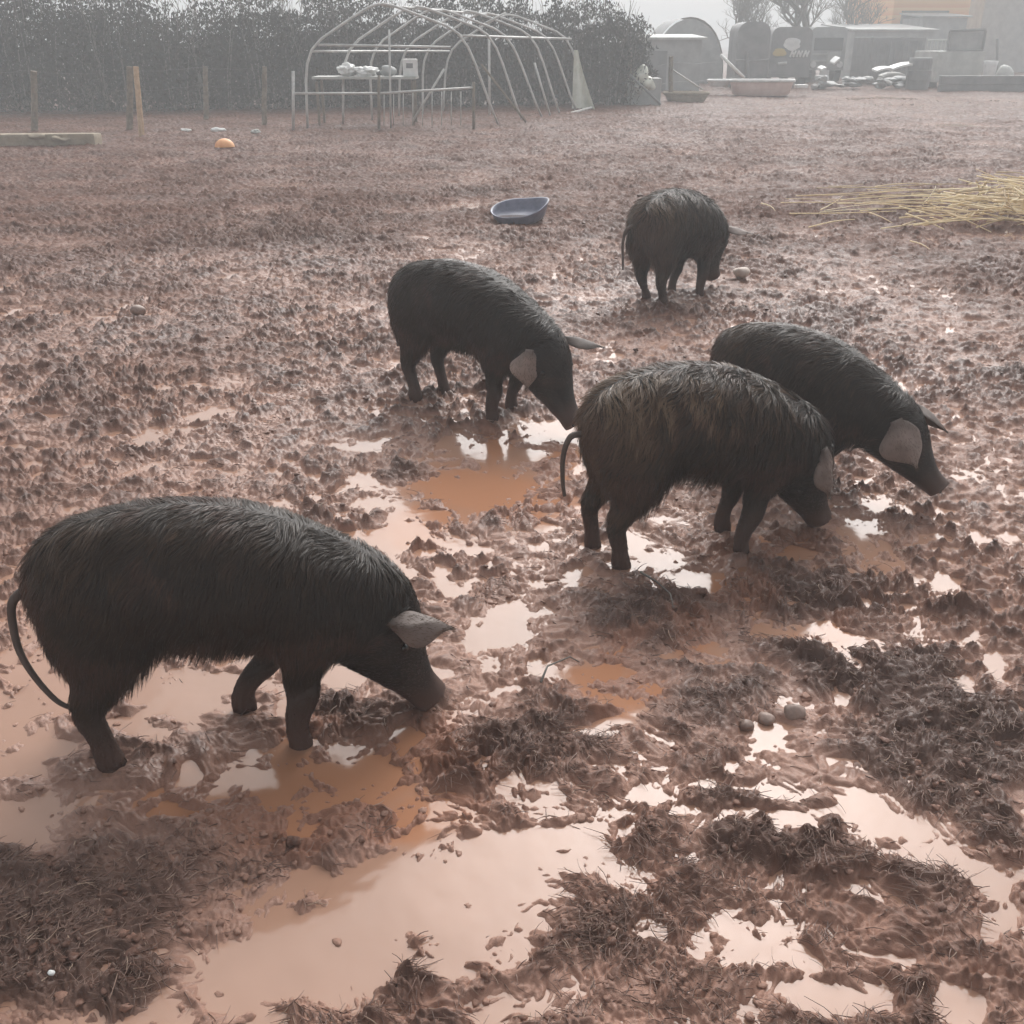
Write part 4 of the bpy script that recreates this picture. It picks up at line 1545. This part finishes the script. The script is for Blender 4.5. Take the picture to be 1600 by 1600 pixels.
# feed tub: a low flexible rubber pan, its right rim bent up, a little water in it
def make_tub():
    c = gp(812, 348)
    root = empty("feed_tub", (float(c[0]), float(c[1]), gz_(c) - .01))
    NU = 48
    outer, inner, F = [], [], []
    prof = [(.80, 0), (.92, .03), (.98, .09), (1.03, .16), (1.07, .185), (1.05, .195), (1.0, .185), (.95, .12), (.88, .05), (.75, .025), (.0, .02)]
    V = []
    for (r, z) in prof:
        for j in range(NU):
            th = 2 * math.pi * j / NU
            cx_, cy_ = math.cos(th), math.sin(th)
            f = max(0, cx_)
            zz = .52 * z * (1 + .75 * f ** 2 - .10 * math.sin(th * 2 + 1)) + .016 * r * cx_ + (.012 * cy_ * r)
            V.append((r * .265 * cx_ * (1 + .02 * math.sin(3 * th)), r * .24 * cy_, zz + .02))
    for i in range(len(prof) - 1):
        for j in range(NU):
            F.append((i * NU + j, i * NU + (j + 1) % NU, (i + 1) * NU + (j + 1) % NU, (i + 1) * NU + j))
    m = MB()
    m.add(V, F)
    m.build("pan", mat_basic("grey_blue_rubber", (.11, .12, .17), (.19, .20, .27), rough=.38, scale=9, bump=.15), root, smooth=True)
    w = MB()
    wv = []
    for j in range(NU):
        th = 2 * math.pi * j / NU
        wv.append((.20 * math.cos(th) - .03, .13 * math.sin(th) - .065, 1e-9 + .058 - .16 * (.13 * math.sin(th))))
    w.add(wv, [tuple(range(NU))])
    wm = mat_basic("tub_water", (.20, .17, .16), rough=.02)
    w.build("water_surface", wm, root)
    root.rotation_euler = (.16, 0, 0)
    tag(root, "grey blue rubber feed tub with one rim bent up, lying on the open mud", "tub")


make_tub()

# straw ------------------------------------------------------------
M_STRAW = shade_mat("pale_straw", [(0, (.52, .40, .25)), (.3, (.78, .64, .42)), (.8, (.90, .79, .56)), (1, (.95, .88, .70))], rough=.55)


_sn = M_STRAW.node_tree
_sb = _sn.nodes["Principled BSDF"]
_tr = _sn.nodes.new("ShaderNodeBsdfTranslucent")
_sn.links.new(_sb.inputs['Base Color'].links[0].from_socket, _tr.inputs['Color'])
_ms = _sn.nodes.new("ShaderNodeMixShader")
_ms.inputs[0].default_value = .45
_sn.links.new(_sb.outputs[0], _ms.inputs[1])
_sn.links.new(_tr.outputs[0], _ms.inputs[2])
_sn.links.new(_ms.outputs[0], _sn.nodes["Material Output"].inputs['Surface'])


def stalks():
    pos, dr, ln, wd = [], [], [], []
    for i in range(330):
        px = random.gauss(1600, 75)
        py = random.uniform(314, 362)
        p = gp(px, py)
        a = random.gauss(.1, 1.2)
        l_ = random.uniform(.25, .8)
        hgt = random.random() * .2 * math.exp(-((px - 1580) / 90) ** 2) + .02
        tl = random.gauss(0, .14)
        d = np.array([math.cos(a) * math.cos(tl), math.sin(a) * math.cos(tl), math.sin(tl)])
        pos.append(np.array([p[0], p[1], gz_(p) + hgt]) - d * l_ / 2)
        dr.append(d)
        ln.append(l_)
        wd.append(random.uniform(.012, .022))
    for i in range(34):
        px = random.uniform(1320, 1530)
        py = random.gauss(326, 9)
        p = gp(px, py)
        a = random.gauss(.05, .22)
        l_ = random.uniform(.5, 1.5)
        d = np.array([math.cos(a), math.sin(a), random.gauss(0, .02)])
        pos.append(np.array([p[0], p[1], gz_(p) + .03 + random.random() * .04]) - d * l_ / 2)
        dr.append(d)
        ln.append(l_)
        wd.append(random.uniform(.007, .014))
    pairs = [((1188, 331), (1228, 345)), ((1232, 347), (1400, 346)), ((1280, 342), (1325, 319)), ((1262, 368), (1345, 358)), ((1357, 347), (1390, 363)), ((1255, 319), (1380, 319)), ((1420, 391), (1460, 407)),
             ((1365, 306), (1465, 298)), ((1500, 318), (1525, 347)), ((1535, 298), (1500, 325)), ((1440, 330), (1478, 300))]
    for (a0, a1), (b0, b1) in pairs:
        p, q = gp(a0, a1), gp(b0, b1)
        p[2] = gz_(p) + .03
        q[2] = gz_(q) + .04
        l_ = np.linalg.norm(q - p)
        pos.append(p)
        dr.append((q - p) / l_)
        ln.append(l_)
        wd.append(.014)
    n = len(pos)
    o = strands_mesh("straw_litter", np.array(pos), np.array(dr), np.array(ln), np.array(wd), M_STRAW, rng.uniform(-.01, .03, n), rng.normal(0, .12, n), seg=4, col_attr=rng.random(n))
    o.location.z = .02
    tag(o, "spill of long pale yellow straw stalks lying on the mud at the right edge", "straw", kind="stuff")


stalks()


# twigs lying in the mud, foreground
def twig(pts_px, r, lab, lift=.03):
    pts = []
    for i, (px, py) in enumerate(pts_px):
        p = gp(px, py)
        pts.append((p[0], p[1], max(0, gz_(p)) + lift * (1 if 0 < i < len(pts_px) - 1 else .4)))
    m = MB()
    m.tube(pts, [r * (1 - .6 * i / (len(pts) - 1)) for i in range(len(pts))], n=6)
    tag(m.build("twig", M_BARK, smooth=True), lab, "twig")


twig([(1000, 905), (1025, 925), (1045, 960), (1050, 975)], .004, "thin bent twig sticking out of the heap behind the shaggy pig")
twig([(845, 1085), (855, 1060), (890, 1045), (905, 1042)], .0035, "thin curved twig beside the orange puddle in the middle", lift=.04)


# far yard ---------------------------------------------------------
def px_block(px0, px1, pyt, Y, zb=0.0):
    a, b = at(px0, pyt, Y), at(px1, pyt, Y)
    return (a[0] + b[0]) / 2, abs(b[0] - a[0]), a[2] - zb, zb


def roofed(name, px0, px1, pyt, Y, depth, mw, mr, label, cat, pitch=.25, zb=0.0, door=None, over=.15):
    cx, w, h, _ = px_block(px0, px1, pyt, Y)
    root = empty(name, (cx, Y + depth / 2, 0))
    m = MB()
    wh = h - pitch
    m.box((0, 0, wh / 2), (w, depth, wh), bevel=.01)
    m.build("wall", mw, root)
    m = MB()
    hw, hd = w / 2 + over, depth / 2 + over
    v = [(-hw, -hd, wh + .003), (hw, -hd, wh + .003), (hw, hd, wh + pitch), (-hw, hd, wh + pitch)]
    v += [(x, y, z + .07) for x, y, z in v]
    m.add(v, [(0, 3, 2, 1), (4, 5, 6, 7), (0, 1, 5, 4), (1, 2, 6, 5), (2, 3, 7, 6), (3, 0, 4, 7)])
    m.build("roof", mr, root)
    if door:
        dx, dw, dh = door
        m = MB()
        m.box((dx, -depth / 2 - .02, dh / 2), (dw, .05, dh), bevel=.005)
        m.build("door", M_GREYD, root)
    tag(root, label, cat)
    return root, w, wh, depth


roofed("field_shelter", 986, 1098, 56, 38, 3, M_GREYM, M_GREYL, "low grey shelter with a thin pale roof edge, right of the hoop frame", "shelter", pitch=.12, door=(-.5, 1.1, 1.3))
# arched hut behind
hut = empty("arched_hut", (float(at(1072, 60, 45)[0]), 46, 0))
m = MB()
vs, fs = [], []
wv_, hv_ = 1.45, float(at(1072, 27, 45)[2])
for e, yy in enumerate((-1.8, 1.8)):
    for k in range(17):
        t = math.pi * k / 16
        vs.append((wv_ * math.cos(t), yy, hv_ * math.sin(t) ** .75 if k not in (0, 16) else 0))
for k in range(16):
    fs.append((k, k + 1, 17 + k + 1, 17 + k))
m.add(vs, fs)
m.build("roof", M_GREYD, hut, smooth=True)
m = MB()
m.add([(v[0] * .97, -1.75, v[2] * .97) for v in vs[:17]], [tuple(range(17))])
m.build("end_wall", M_GREYM, hut)
tag(hut, "dark arched hut showing over the low grey shelter", "hut")
# pallet of pale sacks, poles and a trough at the near fence
for k, (px, py, lab) in enumerate(((1000, 120, "pale bag slumped highest on the junk by the far fence"), (1012, 132, "pale bag lying lower, under the slanted pole by the far fence"), (995, 138, "small grey bag against the leftmost post of the far fence"))):
    p = at(px, py, 29.6)
    m = MB()
    m.blob(tuple(p), (.22 - .04 * k, .2, .26 - .06 * k), seed=40 + k, sub=3, amp=.45)
    tag(m.build("bag", M_SHEET if k < 2 else M_GREYL, smooth=True), lab, "bag", "bags by the far fence")
m = MB()
p = at(1004, 150, 29.9)
m.box((p[0], p[1], .35), (.9, .7, .7), bevel=.03)
o = m.build("crate", M_GREYM)
tag(o, "grey crate holding up the pale bags by the far fence", "crate")
for (a, b, r, mt_, lab) in (((984, 116), (1032, 163), .03, M_GREYD, "dark pole leaning across the pale bags"), ((1046, 106), (1098, 140), .022, M_GALV, "thin pale pole slanting right of the second far post"), ((1126, 86), (1163, 122), .05, M_WHITE, "thick white pole slanting above the pink bath")):
    Y = 29.2 if a[0] < 1000 else (31.5 if a[0] < 1100 else 36)
    m = MB()
    m.tube([at(*a, Y), (at(*a, Y) + at(*b, Y)) / 2, at(*b, Y)], r, n=8)
    tag(m.build("pole", mt_, smooth=True), lab, "pole")


def trough(name, px0, px1, pyt, pyb, Y, depth, mb_, mrim, label, cat, legs=False):
    cx, w, h, _ = px_block(px0, px1, pyt, Y)
    zb = max(0.0, at(px0, pyb, Y)[2])
    root = empty(name, (cx, Y + depth / 2, 0))
    rows = []
    prof = [(.80, zb), (.90, zb + .05), (1.0, h - .05), (1.0, h), (.93, h), (.86, zb + .12), (0.0, zb + .1)]
    NU = 32
    V, F = [], []
    for r, z in prof:
        for j in range(NU):
            th = 2 * math.pi * j / NU
            c_, s_ = math.cos(th), math.sin(th)
            sx_ = abs(c_) ** .45 * (1 if c_ > 0 else -1)
            sy_ = abs(s_) ** .45 * (1 if s_ > 0 else -1)
            V.append((sx_ * w / 2 * r, sy_ * depth / 2 * r, z))
    for i in range(len(prof) - 1):
        for j in range(NU):
            F.append((i * NU + j, i * NU + (j + 1) % NU, (i + 1) * NU + (j + 1) % NU, (i + 1) * NU + j))
    m = MB()
    m.add(V, F)
    m.build("basin", mb_, root, smooth=True)
    m = MB()
    rim = []
    for j in range(NU + 1):
        th = 2 * math.pi * j / NU
        c_, s_ = math.cos(th), math.sin(th)
        rim.append((abs(c_) ** .45 * (1 if c_ > 0 else -1) * w / 2 * 1.03, abs(s_) ** .45 * (1 if s_ > 0 else -1) * depth / 2 * 1.03, h + .01))
    m.tube(rim, .045, n=6, cap=False)
    m.build("rim", mrim, root, smooth=True)
    tag(root, label, cat)


trough("bath", 1146, 1243, 127, 150, 34, .75, M_PINK, M_WHITE, "pinkish old bath with a white rim standing at the far edge of the mud", "bath")
trough("trough", 1042, 1108, 147, 160, 31, .6, M_GREENG, M_GREENG, "long low greenish trough behind the second far post", "trough")
trough("tray", 1110, 1142, 127, 136, 34.6, .6, M_WHITE, M_WHITE, "shallow white tray set against the left end of the pink bath", "tray")
a, b = at(1244, 132, 34.5), at(1260, 135, 34.5)
m = MB()
m.box(((a[0] + b[0]) / 2, 34.5, a[2] - .05), (.36, .3, .1), bevel=.02)
tag(m.build("white_block", M_WHITE), "small white block just right of the pink bath", "block")


# tall rounded covered stack
def rounded_body(px0, px1, pyt, Y, depth, round_, zb=0.0):
    cx, w, h, _ = px_block(px0, px1, pyt, Y, 0)
    m = MB()
    V = []
    NU = 24
    prof2 = []
    hw = w / 2
    for k in range(9):
        t = math.pi / 2 * k / 8
        prof2.append((hw - round_ * (1 - math.cos(t)), h - round_ + round_ * math.sin(t)))
    pts = [(hw, zb)] + prof2 + [(-x, z) for x, z in prof2[::-1]] + [(-hw, zb)]
    n = len(pts)
    for y in (-depth / 2, depth / 2):
        V += [(x, y, z) for x, z in pts]
    F = [(i, (i + 1) % n, n + (i + 1) % n, n + i) for i in range(n)] + [tuple(range(n - 1, -1, -1)), tuple(range(n, 2 * n))]
    m.add(V, F)
    return m, cx, w, h


m, cx, w, h = rounded_body(1157, 1208, 34, 40, 1.6, .35)
st = empty("covered_stack", (cx, 41, 0))
m.build("tarpaulin", M_GREYD, st)
m = MB()
m.tube([(-w / 2 - .02, -.83, h * .45), (0, -.86, h * .43), (w / 2 + .02, -.83, h * .46)], .02, n=5)
m.build("strap", M_GREYM, st)
tag(st, "tall round shouldered stack under a dark grey tarpaulin behind the pink bath", "stack")

# dark van with a faded white and yellow sign on its side
m, cx, w, h = rounded_body(1208, 1272, 42, 42, 4.2, .3, zb=.35)
van = empty("panel_van", (cx, 44.1, 0))
m.build("body", M_GREYD, van)
M_YEL = mat_basic("faded_yellow_paint", (.55, .40, .10), rough=.6)
for px, py, rx, rz_, mt_, nm in ((1238, 69, .33, .19, M_WHITE, "cloud_emblem"), (1217, 82, .26, .13, M_YEL, "yellow_emblem")):
    p = at(px, py, 42)
    m = MB()
    m.blob((p[0] - cx, -2.11, p[2]), (rx, .012, rz_), seed=px, sub=3, amp=.35)
    m.build(nm, mt_, van)
m = MB()
for k in range(6):
    px = 1234 + 5.2 * k
    a, b = at(px, 89, 42), at(px + 4, 79, 42)
    m.tube([(a[0] - cx, -2.12, a[2]), (b[0] - cx, -2.12, b[2])], .035, n=5)
    if k % 2 == 0:
        b2 = at(px + 6, 88, 42)
        m.tube([(b[0] - cx, -2.12, b[2]), (b2[0] - cx, -2.12, b2[2])], .03, n=5)
a, b = at(1215, 99, 42), at(1229, 98, 42)
m.tube([(a[0] - cx, -2.12, a[2]), (b[0] - cx, -2.12, b[2])], .045, n=5)
m.build("lettering", M_WHITE, van)
for sx_ in (-1, 1):
    for yy in (-1.3, 1.3):
        m = MB()
        m.tube([(sx_ * (w / 2 - .22), yy, .33), (sx_ * (w / 2 + .01), yy, .33)], .33, n=20)
        m.build("wheel", M_RUB, van, smooth=False)
tag(van, "dark van seen end on with a white and yellow emblem and slanted white lettering", "van")

# old lorry cab
cx, w, h, _ = px_block(1272, 1328, 42, 46)
lor = empty("farm_lorry", (cx, 48, 0))
m, c2, w2, h2 = rounded_body(1272, 1328, 42, 46, 3.6, .2, zb=.5)
m.build("cab", M_GREYM, lor)
m = MB()
m.box((0, -1.82, h * .70), (w * .8, .03, h * .22), bevel=.03)
m.build("windscreen", M_GLASS, lor)
for z in (.52, .40):
    m = MB()
    m.box((-.05, -1.84, h * z), (w * .82, .05, .06), bevel=.01)
    m.build("grille_bar", M_GREYL, lor)
m = MB()
m.box((.25, -1.86, h * .46), (.55, .06, .45), bevel=.02)
m.build("plate_panel", M_GREYL, lor)
for sx_ in (-1, 1):
    m = MB()
    m.tube([(sx_ * .55, -1.80, .72), (sx_ * .55, -1.88, .72)], .12, n=14)
    m.build("headlight", M_WHITE, lor)
    m = MB()
    m.tube([(sx_ * (w / 2 - .25), -1.1, .42), (sx_ * (w / 2), -1.1, .42)], .42, n=18)
    m.build("wheel", M_RUB, lor)
tag(lor, "old grey lorry facing the mud between the dark van and the long shed", "lorry")

roofed("long_shed", 1338, 1462, 37, 50, 5, M_GREYM, M_GREYM, "long mid grey shed behind the dark container on the right", "shed", pitch=.3)
cx, w, h, _ = px_block(1364, 1448, 58, 44)
ct = empty("container", (cx, 45.2, 0))
m = MB()
m.box((0, 0, h / 2 + .05), (w, 2.4, h - .1), bevel=.02)
m.build("body", M_GREYD, ct)
for k in range(12):
    m = MB()
    m.box((-w / 2 + w * (k + .5) / 12, -1.215, h / 2), (w / 26, .05, h - .3))
    m.build("rib", M_GREYD, ct)
tag(ct, "dark ribbed container in front of the long grey shed", "container")
roofed("boarded_house", 1422, 1546, -170, 58, 8, mat_basic("dummy", (.3, .2, .1)), M_GREYM, "tan boarded building rising out of the fog above the grey shed", "building", pitch=.5, door=(-.3, 2.4, 3.0))
bh = bpy.data.objects["boarded_house"]
# horizontal boarding in its own procedural material
mbd = bpy.data.materials["dummy"]
mbd.name = "tan_boarding"
nt = mbd.node_tree
b_ = nt.nodes["Principled BSDF"]
wv = nt.nodes.new("ShaderNodeTexWave")
wv.bands_direction = 'Z'
wv.wave_profile = 'SAW'
wv.inputs['Scale'].default_value = .9
wv.inputs['Distortion'].default_value = .25
tcn = nt.nodes.new("ShaderNodeTexCoord")
nt.links.new(tcn.outputs['Object'], wv.inputs['Vector'])
cr = nt.nodes.new("ShaderNodeValToRGB")
cr.color_ramp.elements[0].color = (.80, .38, .16, 1)
cr.color_ramp.elements[1].color = (.85, .56, .28, 1)
nt.links.new(wv.outputs['Fac'], cr.inputs[0])
nt.links.new(cr.outputs[0], b_.inputs['Base Color'])
roofed("grey_hut", 1446, 1514, 20, 54, 3, M_GREYM, M_GREYM, "small grey hut standing against the tan boarded building", "hut", pitch=.2)
roofed("far_barn", 1550, 1720, -60, 62, 8, M_GREYM, M_GREYM, "big faint grey barn at the right edge in the fog", "barn", pitch=.6)

# livestock trailer: pale body, dark open frame above
cx, w, h, _ = px_block(1468, 1540, 80, 40)
tr = empty("livestock_trailer", (cx, 41.2, 0))
m = MB()
m.box((0, 0, (h + .25) / 2), (w, 2.4, h - .25), bevel=.03)
m.build("body", M_GREYL, tr)
H2 = at(1486, 48, 40)[2]
x0, x1 = at(1486, 48, 40)[0] - cx, at(1541, 48, 40)[0] - cx
m = MB()
for a, b in (((x0, h), (x0, H2)), ((x1, h), (x1, H2)), ((x0, H2), (x1, H2 + .03)), ((x0, h + .02), (x1, h + .02))):
    m.tube([(a[0], -1.15, a[1]), (b[0], -1.15, b[1])], .05, n=6)
m.build("frame", M_GREYD, tr)
m = MB()
m.box(((x0 + x1) / 2, -1.10, (h + H2) / 2), (x1 - x0 - .1, .03, H2 - h - .08))
m.build("mesh_panel", M_GREYM, tr)
for sx_ in (-1, 1):
    m = MB()
    m.tube([(sx_ * (w / 2 - .15), 0, .3), (sx_ * (w / 2 + .05), 0, .3)], .3, n=16)
    m.build("wheel", M_RUB, tr)
tag(tr, "pale livestock trailer with a dark framed opening above it, by the sleeper wall", "trailer")
cx, w, h, _ = px_block(1450, 1483, 62, 42)
zb = at(1450, 86, 42)[2]
cg = empty("cage", (cx, 42.4, 0))
m = MB()
m.box((0, 0, zb - .03), (w, .8, .06), bevel=.01)
m.build("base", M_GREYD, cg)
m = MB()
for k in range(7):
    x = -w / 2 + w * k / 6
    m.tube([(x, -.4, zb), (x, -.4, h)], .02, n=5)
m.tube([(-w / 2, -.4, h), (w / 2, -.4, h)], .03, n=5)
m.build("bars", M_GREYL, cg)
m = MB()
m.box((0, 0, (zb - .06) / 2), (w * .7, .5, zb - .08), bevel=.02)
m.build("stand", M_GREYM, cg)
tag(cg, "small barred cage left of the pale livestock trailer", "cage")
# barrel
cx, w, h, _ = px_block(1428, 1464, 92, 38)
m = MB()
m.tube([(cx, 38.4, z) for z in (0, .05, h * .33, h * .36, h * .64, h * .67, h - .05, h)], [w / 2 * k for k in (.9, .95, 1, 1.04, 1.04, 1, .97, .92)], n=24)
o = m.build("barrel", M_GREYD, smooth=False)
m = MB()
m.tube([(cx, 38.4, h + .004), (cx, 38.4, h + .03)], w / 2 * .94, n=24)
m.build("lid", M_GREYM, o)
tag(o, "dark grey barrel in front of the pale livestock trailer", "barrel")
# scrap sheets
for k, (a, b, lift, lab) in enumerate((((1366, 110), (1390, 106), .06, "short white curved sheet on top of the scrap, left"), ((1388, 108), (1432, 99), .10, "long white curved sheet arching down beside the barrel"), ((1376, 120), (1410, 116), .1, "low grey sheet lying under the white curved sheets"), ((1280, 108), (1288, 105), .03, "bright white lump in front of the old lorry"), ((1300, 98), (1309, 90), .02, "bright white square piece on the rubble by the lorry"))):
    p, q = at(*a, 38.5), at(*b, 38.5)
    V, F = [], []
    for i in range(9):
        t = i / 8
        c = p * (1 - t) + q * t + np.array([0, 0, lift * math.sin(t * math.pi) * .6])
        for y, z in ((-.3, 0), (.3, .05), (.3, .0), (-.3, -.06)):
            V.append((c[0], c[1] + y, c[2] + z))
    for i in range(8):
        for j in range(4):
            F.append((i * 4 + j, i * 4 + (j + 1) % 4, i * 4 + 4 + (j + 1) % 4, i * 4 + 4 + j))
    F += [(3, 2, 1, 0), (32, 33, 34, 35)]
    m = MB()
    m.add(V, F)
    tag(m.build("scrap_sheet", M_WHITE if k != 2 else M_GREYL), lab, "scrap sheet", "scrap in the far yard")
m = MB()
for k in range(40):
    px = random.uniform(1275, 1425)
    p = at(px, random.uniform(118, 132), 38.9)
    m.blob((p[0], p[1] + random.uniform(0, .8), max(.05, p[2] - .1)), (random.uniform(.1, .3), .3, random.uniform(.05, .14)), seed=k, sub=2, amp=.5)
tag(m.build("rubble", M_GREYM, smooth=False), "low heap of grey rubble and rubbish before the lorry and container", "rubble", kind="stuff")
# sleeper wall
a, b = at(1470, 118, 37), at(1680, 116, 37)
sw = empty("sleeper_wall", (float((a[0] + b[0]) / 2), 37, 0))
for k in range(2):
    m = MB()
    m.box((0, -.01 * k, a[2] * (.25 + .5 * k)), (b[0] - a[0], .24, a[2] * .49), bevel=.02)
    m.build("sleeper", M_GREYD, sw)
tag(sw, "low wall of two dark sleepers along the right end of the far mud", "wall")
for k, (px, py, lab) in enumerate(((1548, 100, "white tub beside the rightmost far post, on its left"), (1572, 106, "pale rounded bag right of the rightmost far post"))):
    p = at(px, py, 39)
    m = MB()
    if k == 0:
        m.tube([(p[0], p[1], z) for z in (.0, .4, p[2] - .05, p[2] + .1)], [.16, .2, .22, .24], n=16)
    else:
        m.blob((p[0], p[1], p[2] * .55), (.3, .3, p[2] * .55), seed=3, sub=3, amp=.3)
    tag(m.build("white_tub" if k == 0 else "bag", M_WHITE if k == 0 else M_GREYL, smooth=True), lab, "tub" if k == 0 else "bag")


# bare trees -------------------------------------------------------
def bare_tree(px, pyb, Y, height, label, seed, spread=.55, r0=.28):
    rnd = random.Random(seed)
    b = at(px, pyb, Y)
    root = empty("bare_tree", (float(b[0]), Y, 0))
    tr_, cr_ = MB(), MB()

    def grow(mb, p, d, L, r, depth):
        pts, rad = [p], [r]
        q, dd = p.copy(), d.copy()
        n = 4
        for k in range(n):
            dd = (dd + Vector((rnd.uniform(-.22, .22), rnd.uniform(-.22, .22), rnd.uniform(-.05, .12)))).normalized()
            q = q + dd * L / n
            pts.append(q.copy())
            rad.append(r * (1 - .38 * (k + 1) / n))
        mb.tube(pts, rad, n=7 if depth < 2 else 4, cap=False)
        if depth >= 6 or r < .006:
            return
        kids = 4 if depth < 2 else (3 if depth < 5 else 2)
        for _ in range(kids):
            ax = Vector((rnd.uniform(-1, 1), rnd.uniform(-1, 1), rnd.uniform(-.3, .7)))
            nd = (dd * (1 - spread * .5) + ax.normalized() * spread).normalized()
            if q.z > 7.6:
                nd.z = min(nd.z, -.05)
            grow(cr_, q, nd, L * rnd.uniform(.62, .85), r * rnd.uniform(.46, .62), depth + 1)
        if depth >= 1 and rnd.random() < .8:
            ax = Vector((rnd.uniform(-1, 1), rnd.uniform(-1, 1), rnd.uniform(-.2, .6))).normalized()
            grow(cr_, pts[2], (dd * .4 + ax).normalized(), L * .55, r * .4, depth + 2)
    grow(tr_, Vector((0, 0, -.1)), Vector((0, 0, 1)), height * .22, r0, 0)
    tr_.build("trunk", M_BARK, root, smooth=True)
    cr_.build("crown", M_BARK, root, smooth=True)
    tag(root, label, "tree", "bare trees beyond the yard")


bare_tree(1266, 120, 50, 7.5, "bare tree with a thick trunk standing behind the old lorry", 4, spread=.62, r0=.27)
bare_tree(1142, 120, 53, 6.6, "slighter bare tree left of the thick one, behind the covered stack", 9, spread=.6, r0=.22)
bare_tree(1345, 120, 55, 6.0, "faint bare tree over the long shed roof, rightmost of three", 12, spread=.7, r0=.2)

# ------------------------------------------------------------------ fog: one closed box of even air
hz = MB()
hz.box((0, 40, 3.75), (700, 700, 10.1))
M_HAZE = bpy.data.materials.new("haze")
M_HAZE.use_nodes = True
_n = M_HAZE.node_tree
_n.nodes.clear()
_o = _n.nodes.new("ShaderNodeOutputMaterial")
_v = _n.nodes.new("ShaderNodeVolumePrincipled")
_v.inputs['Color'].default_value = (.93, .98, 1.0, 1)
_v.inputs['Density'].default_value = .0088
_n.links.new(_v.outputs[0], _o.inputs['Volume'])
haze = hz.build("haze", M_HAZE)
tag(haze, kind="stuff")
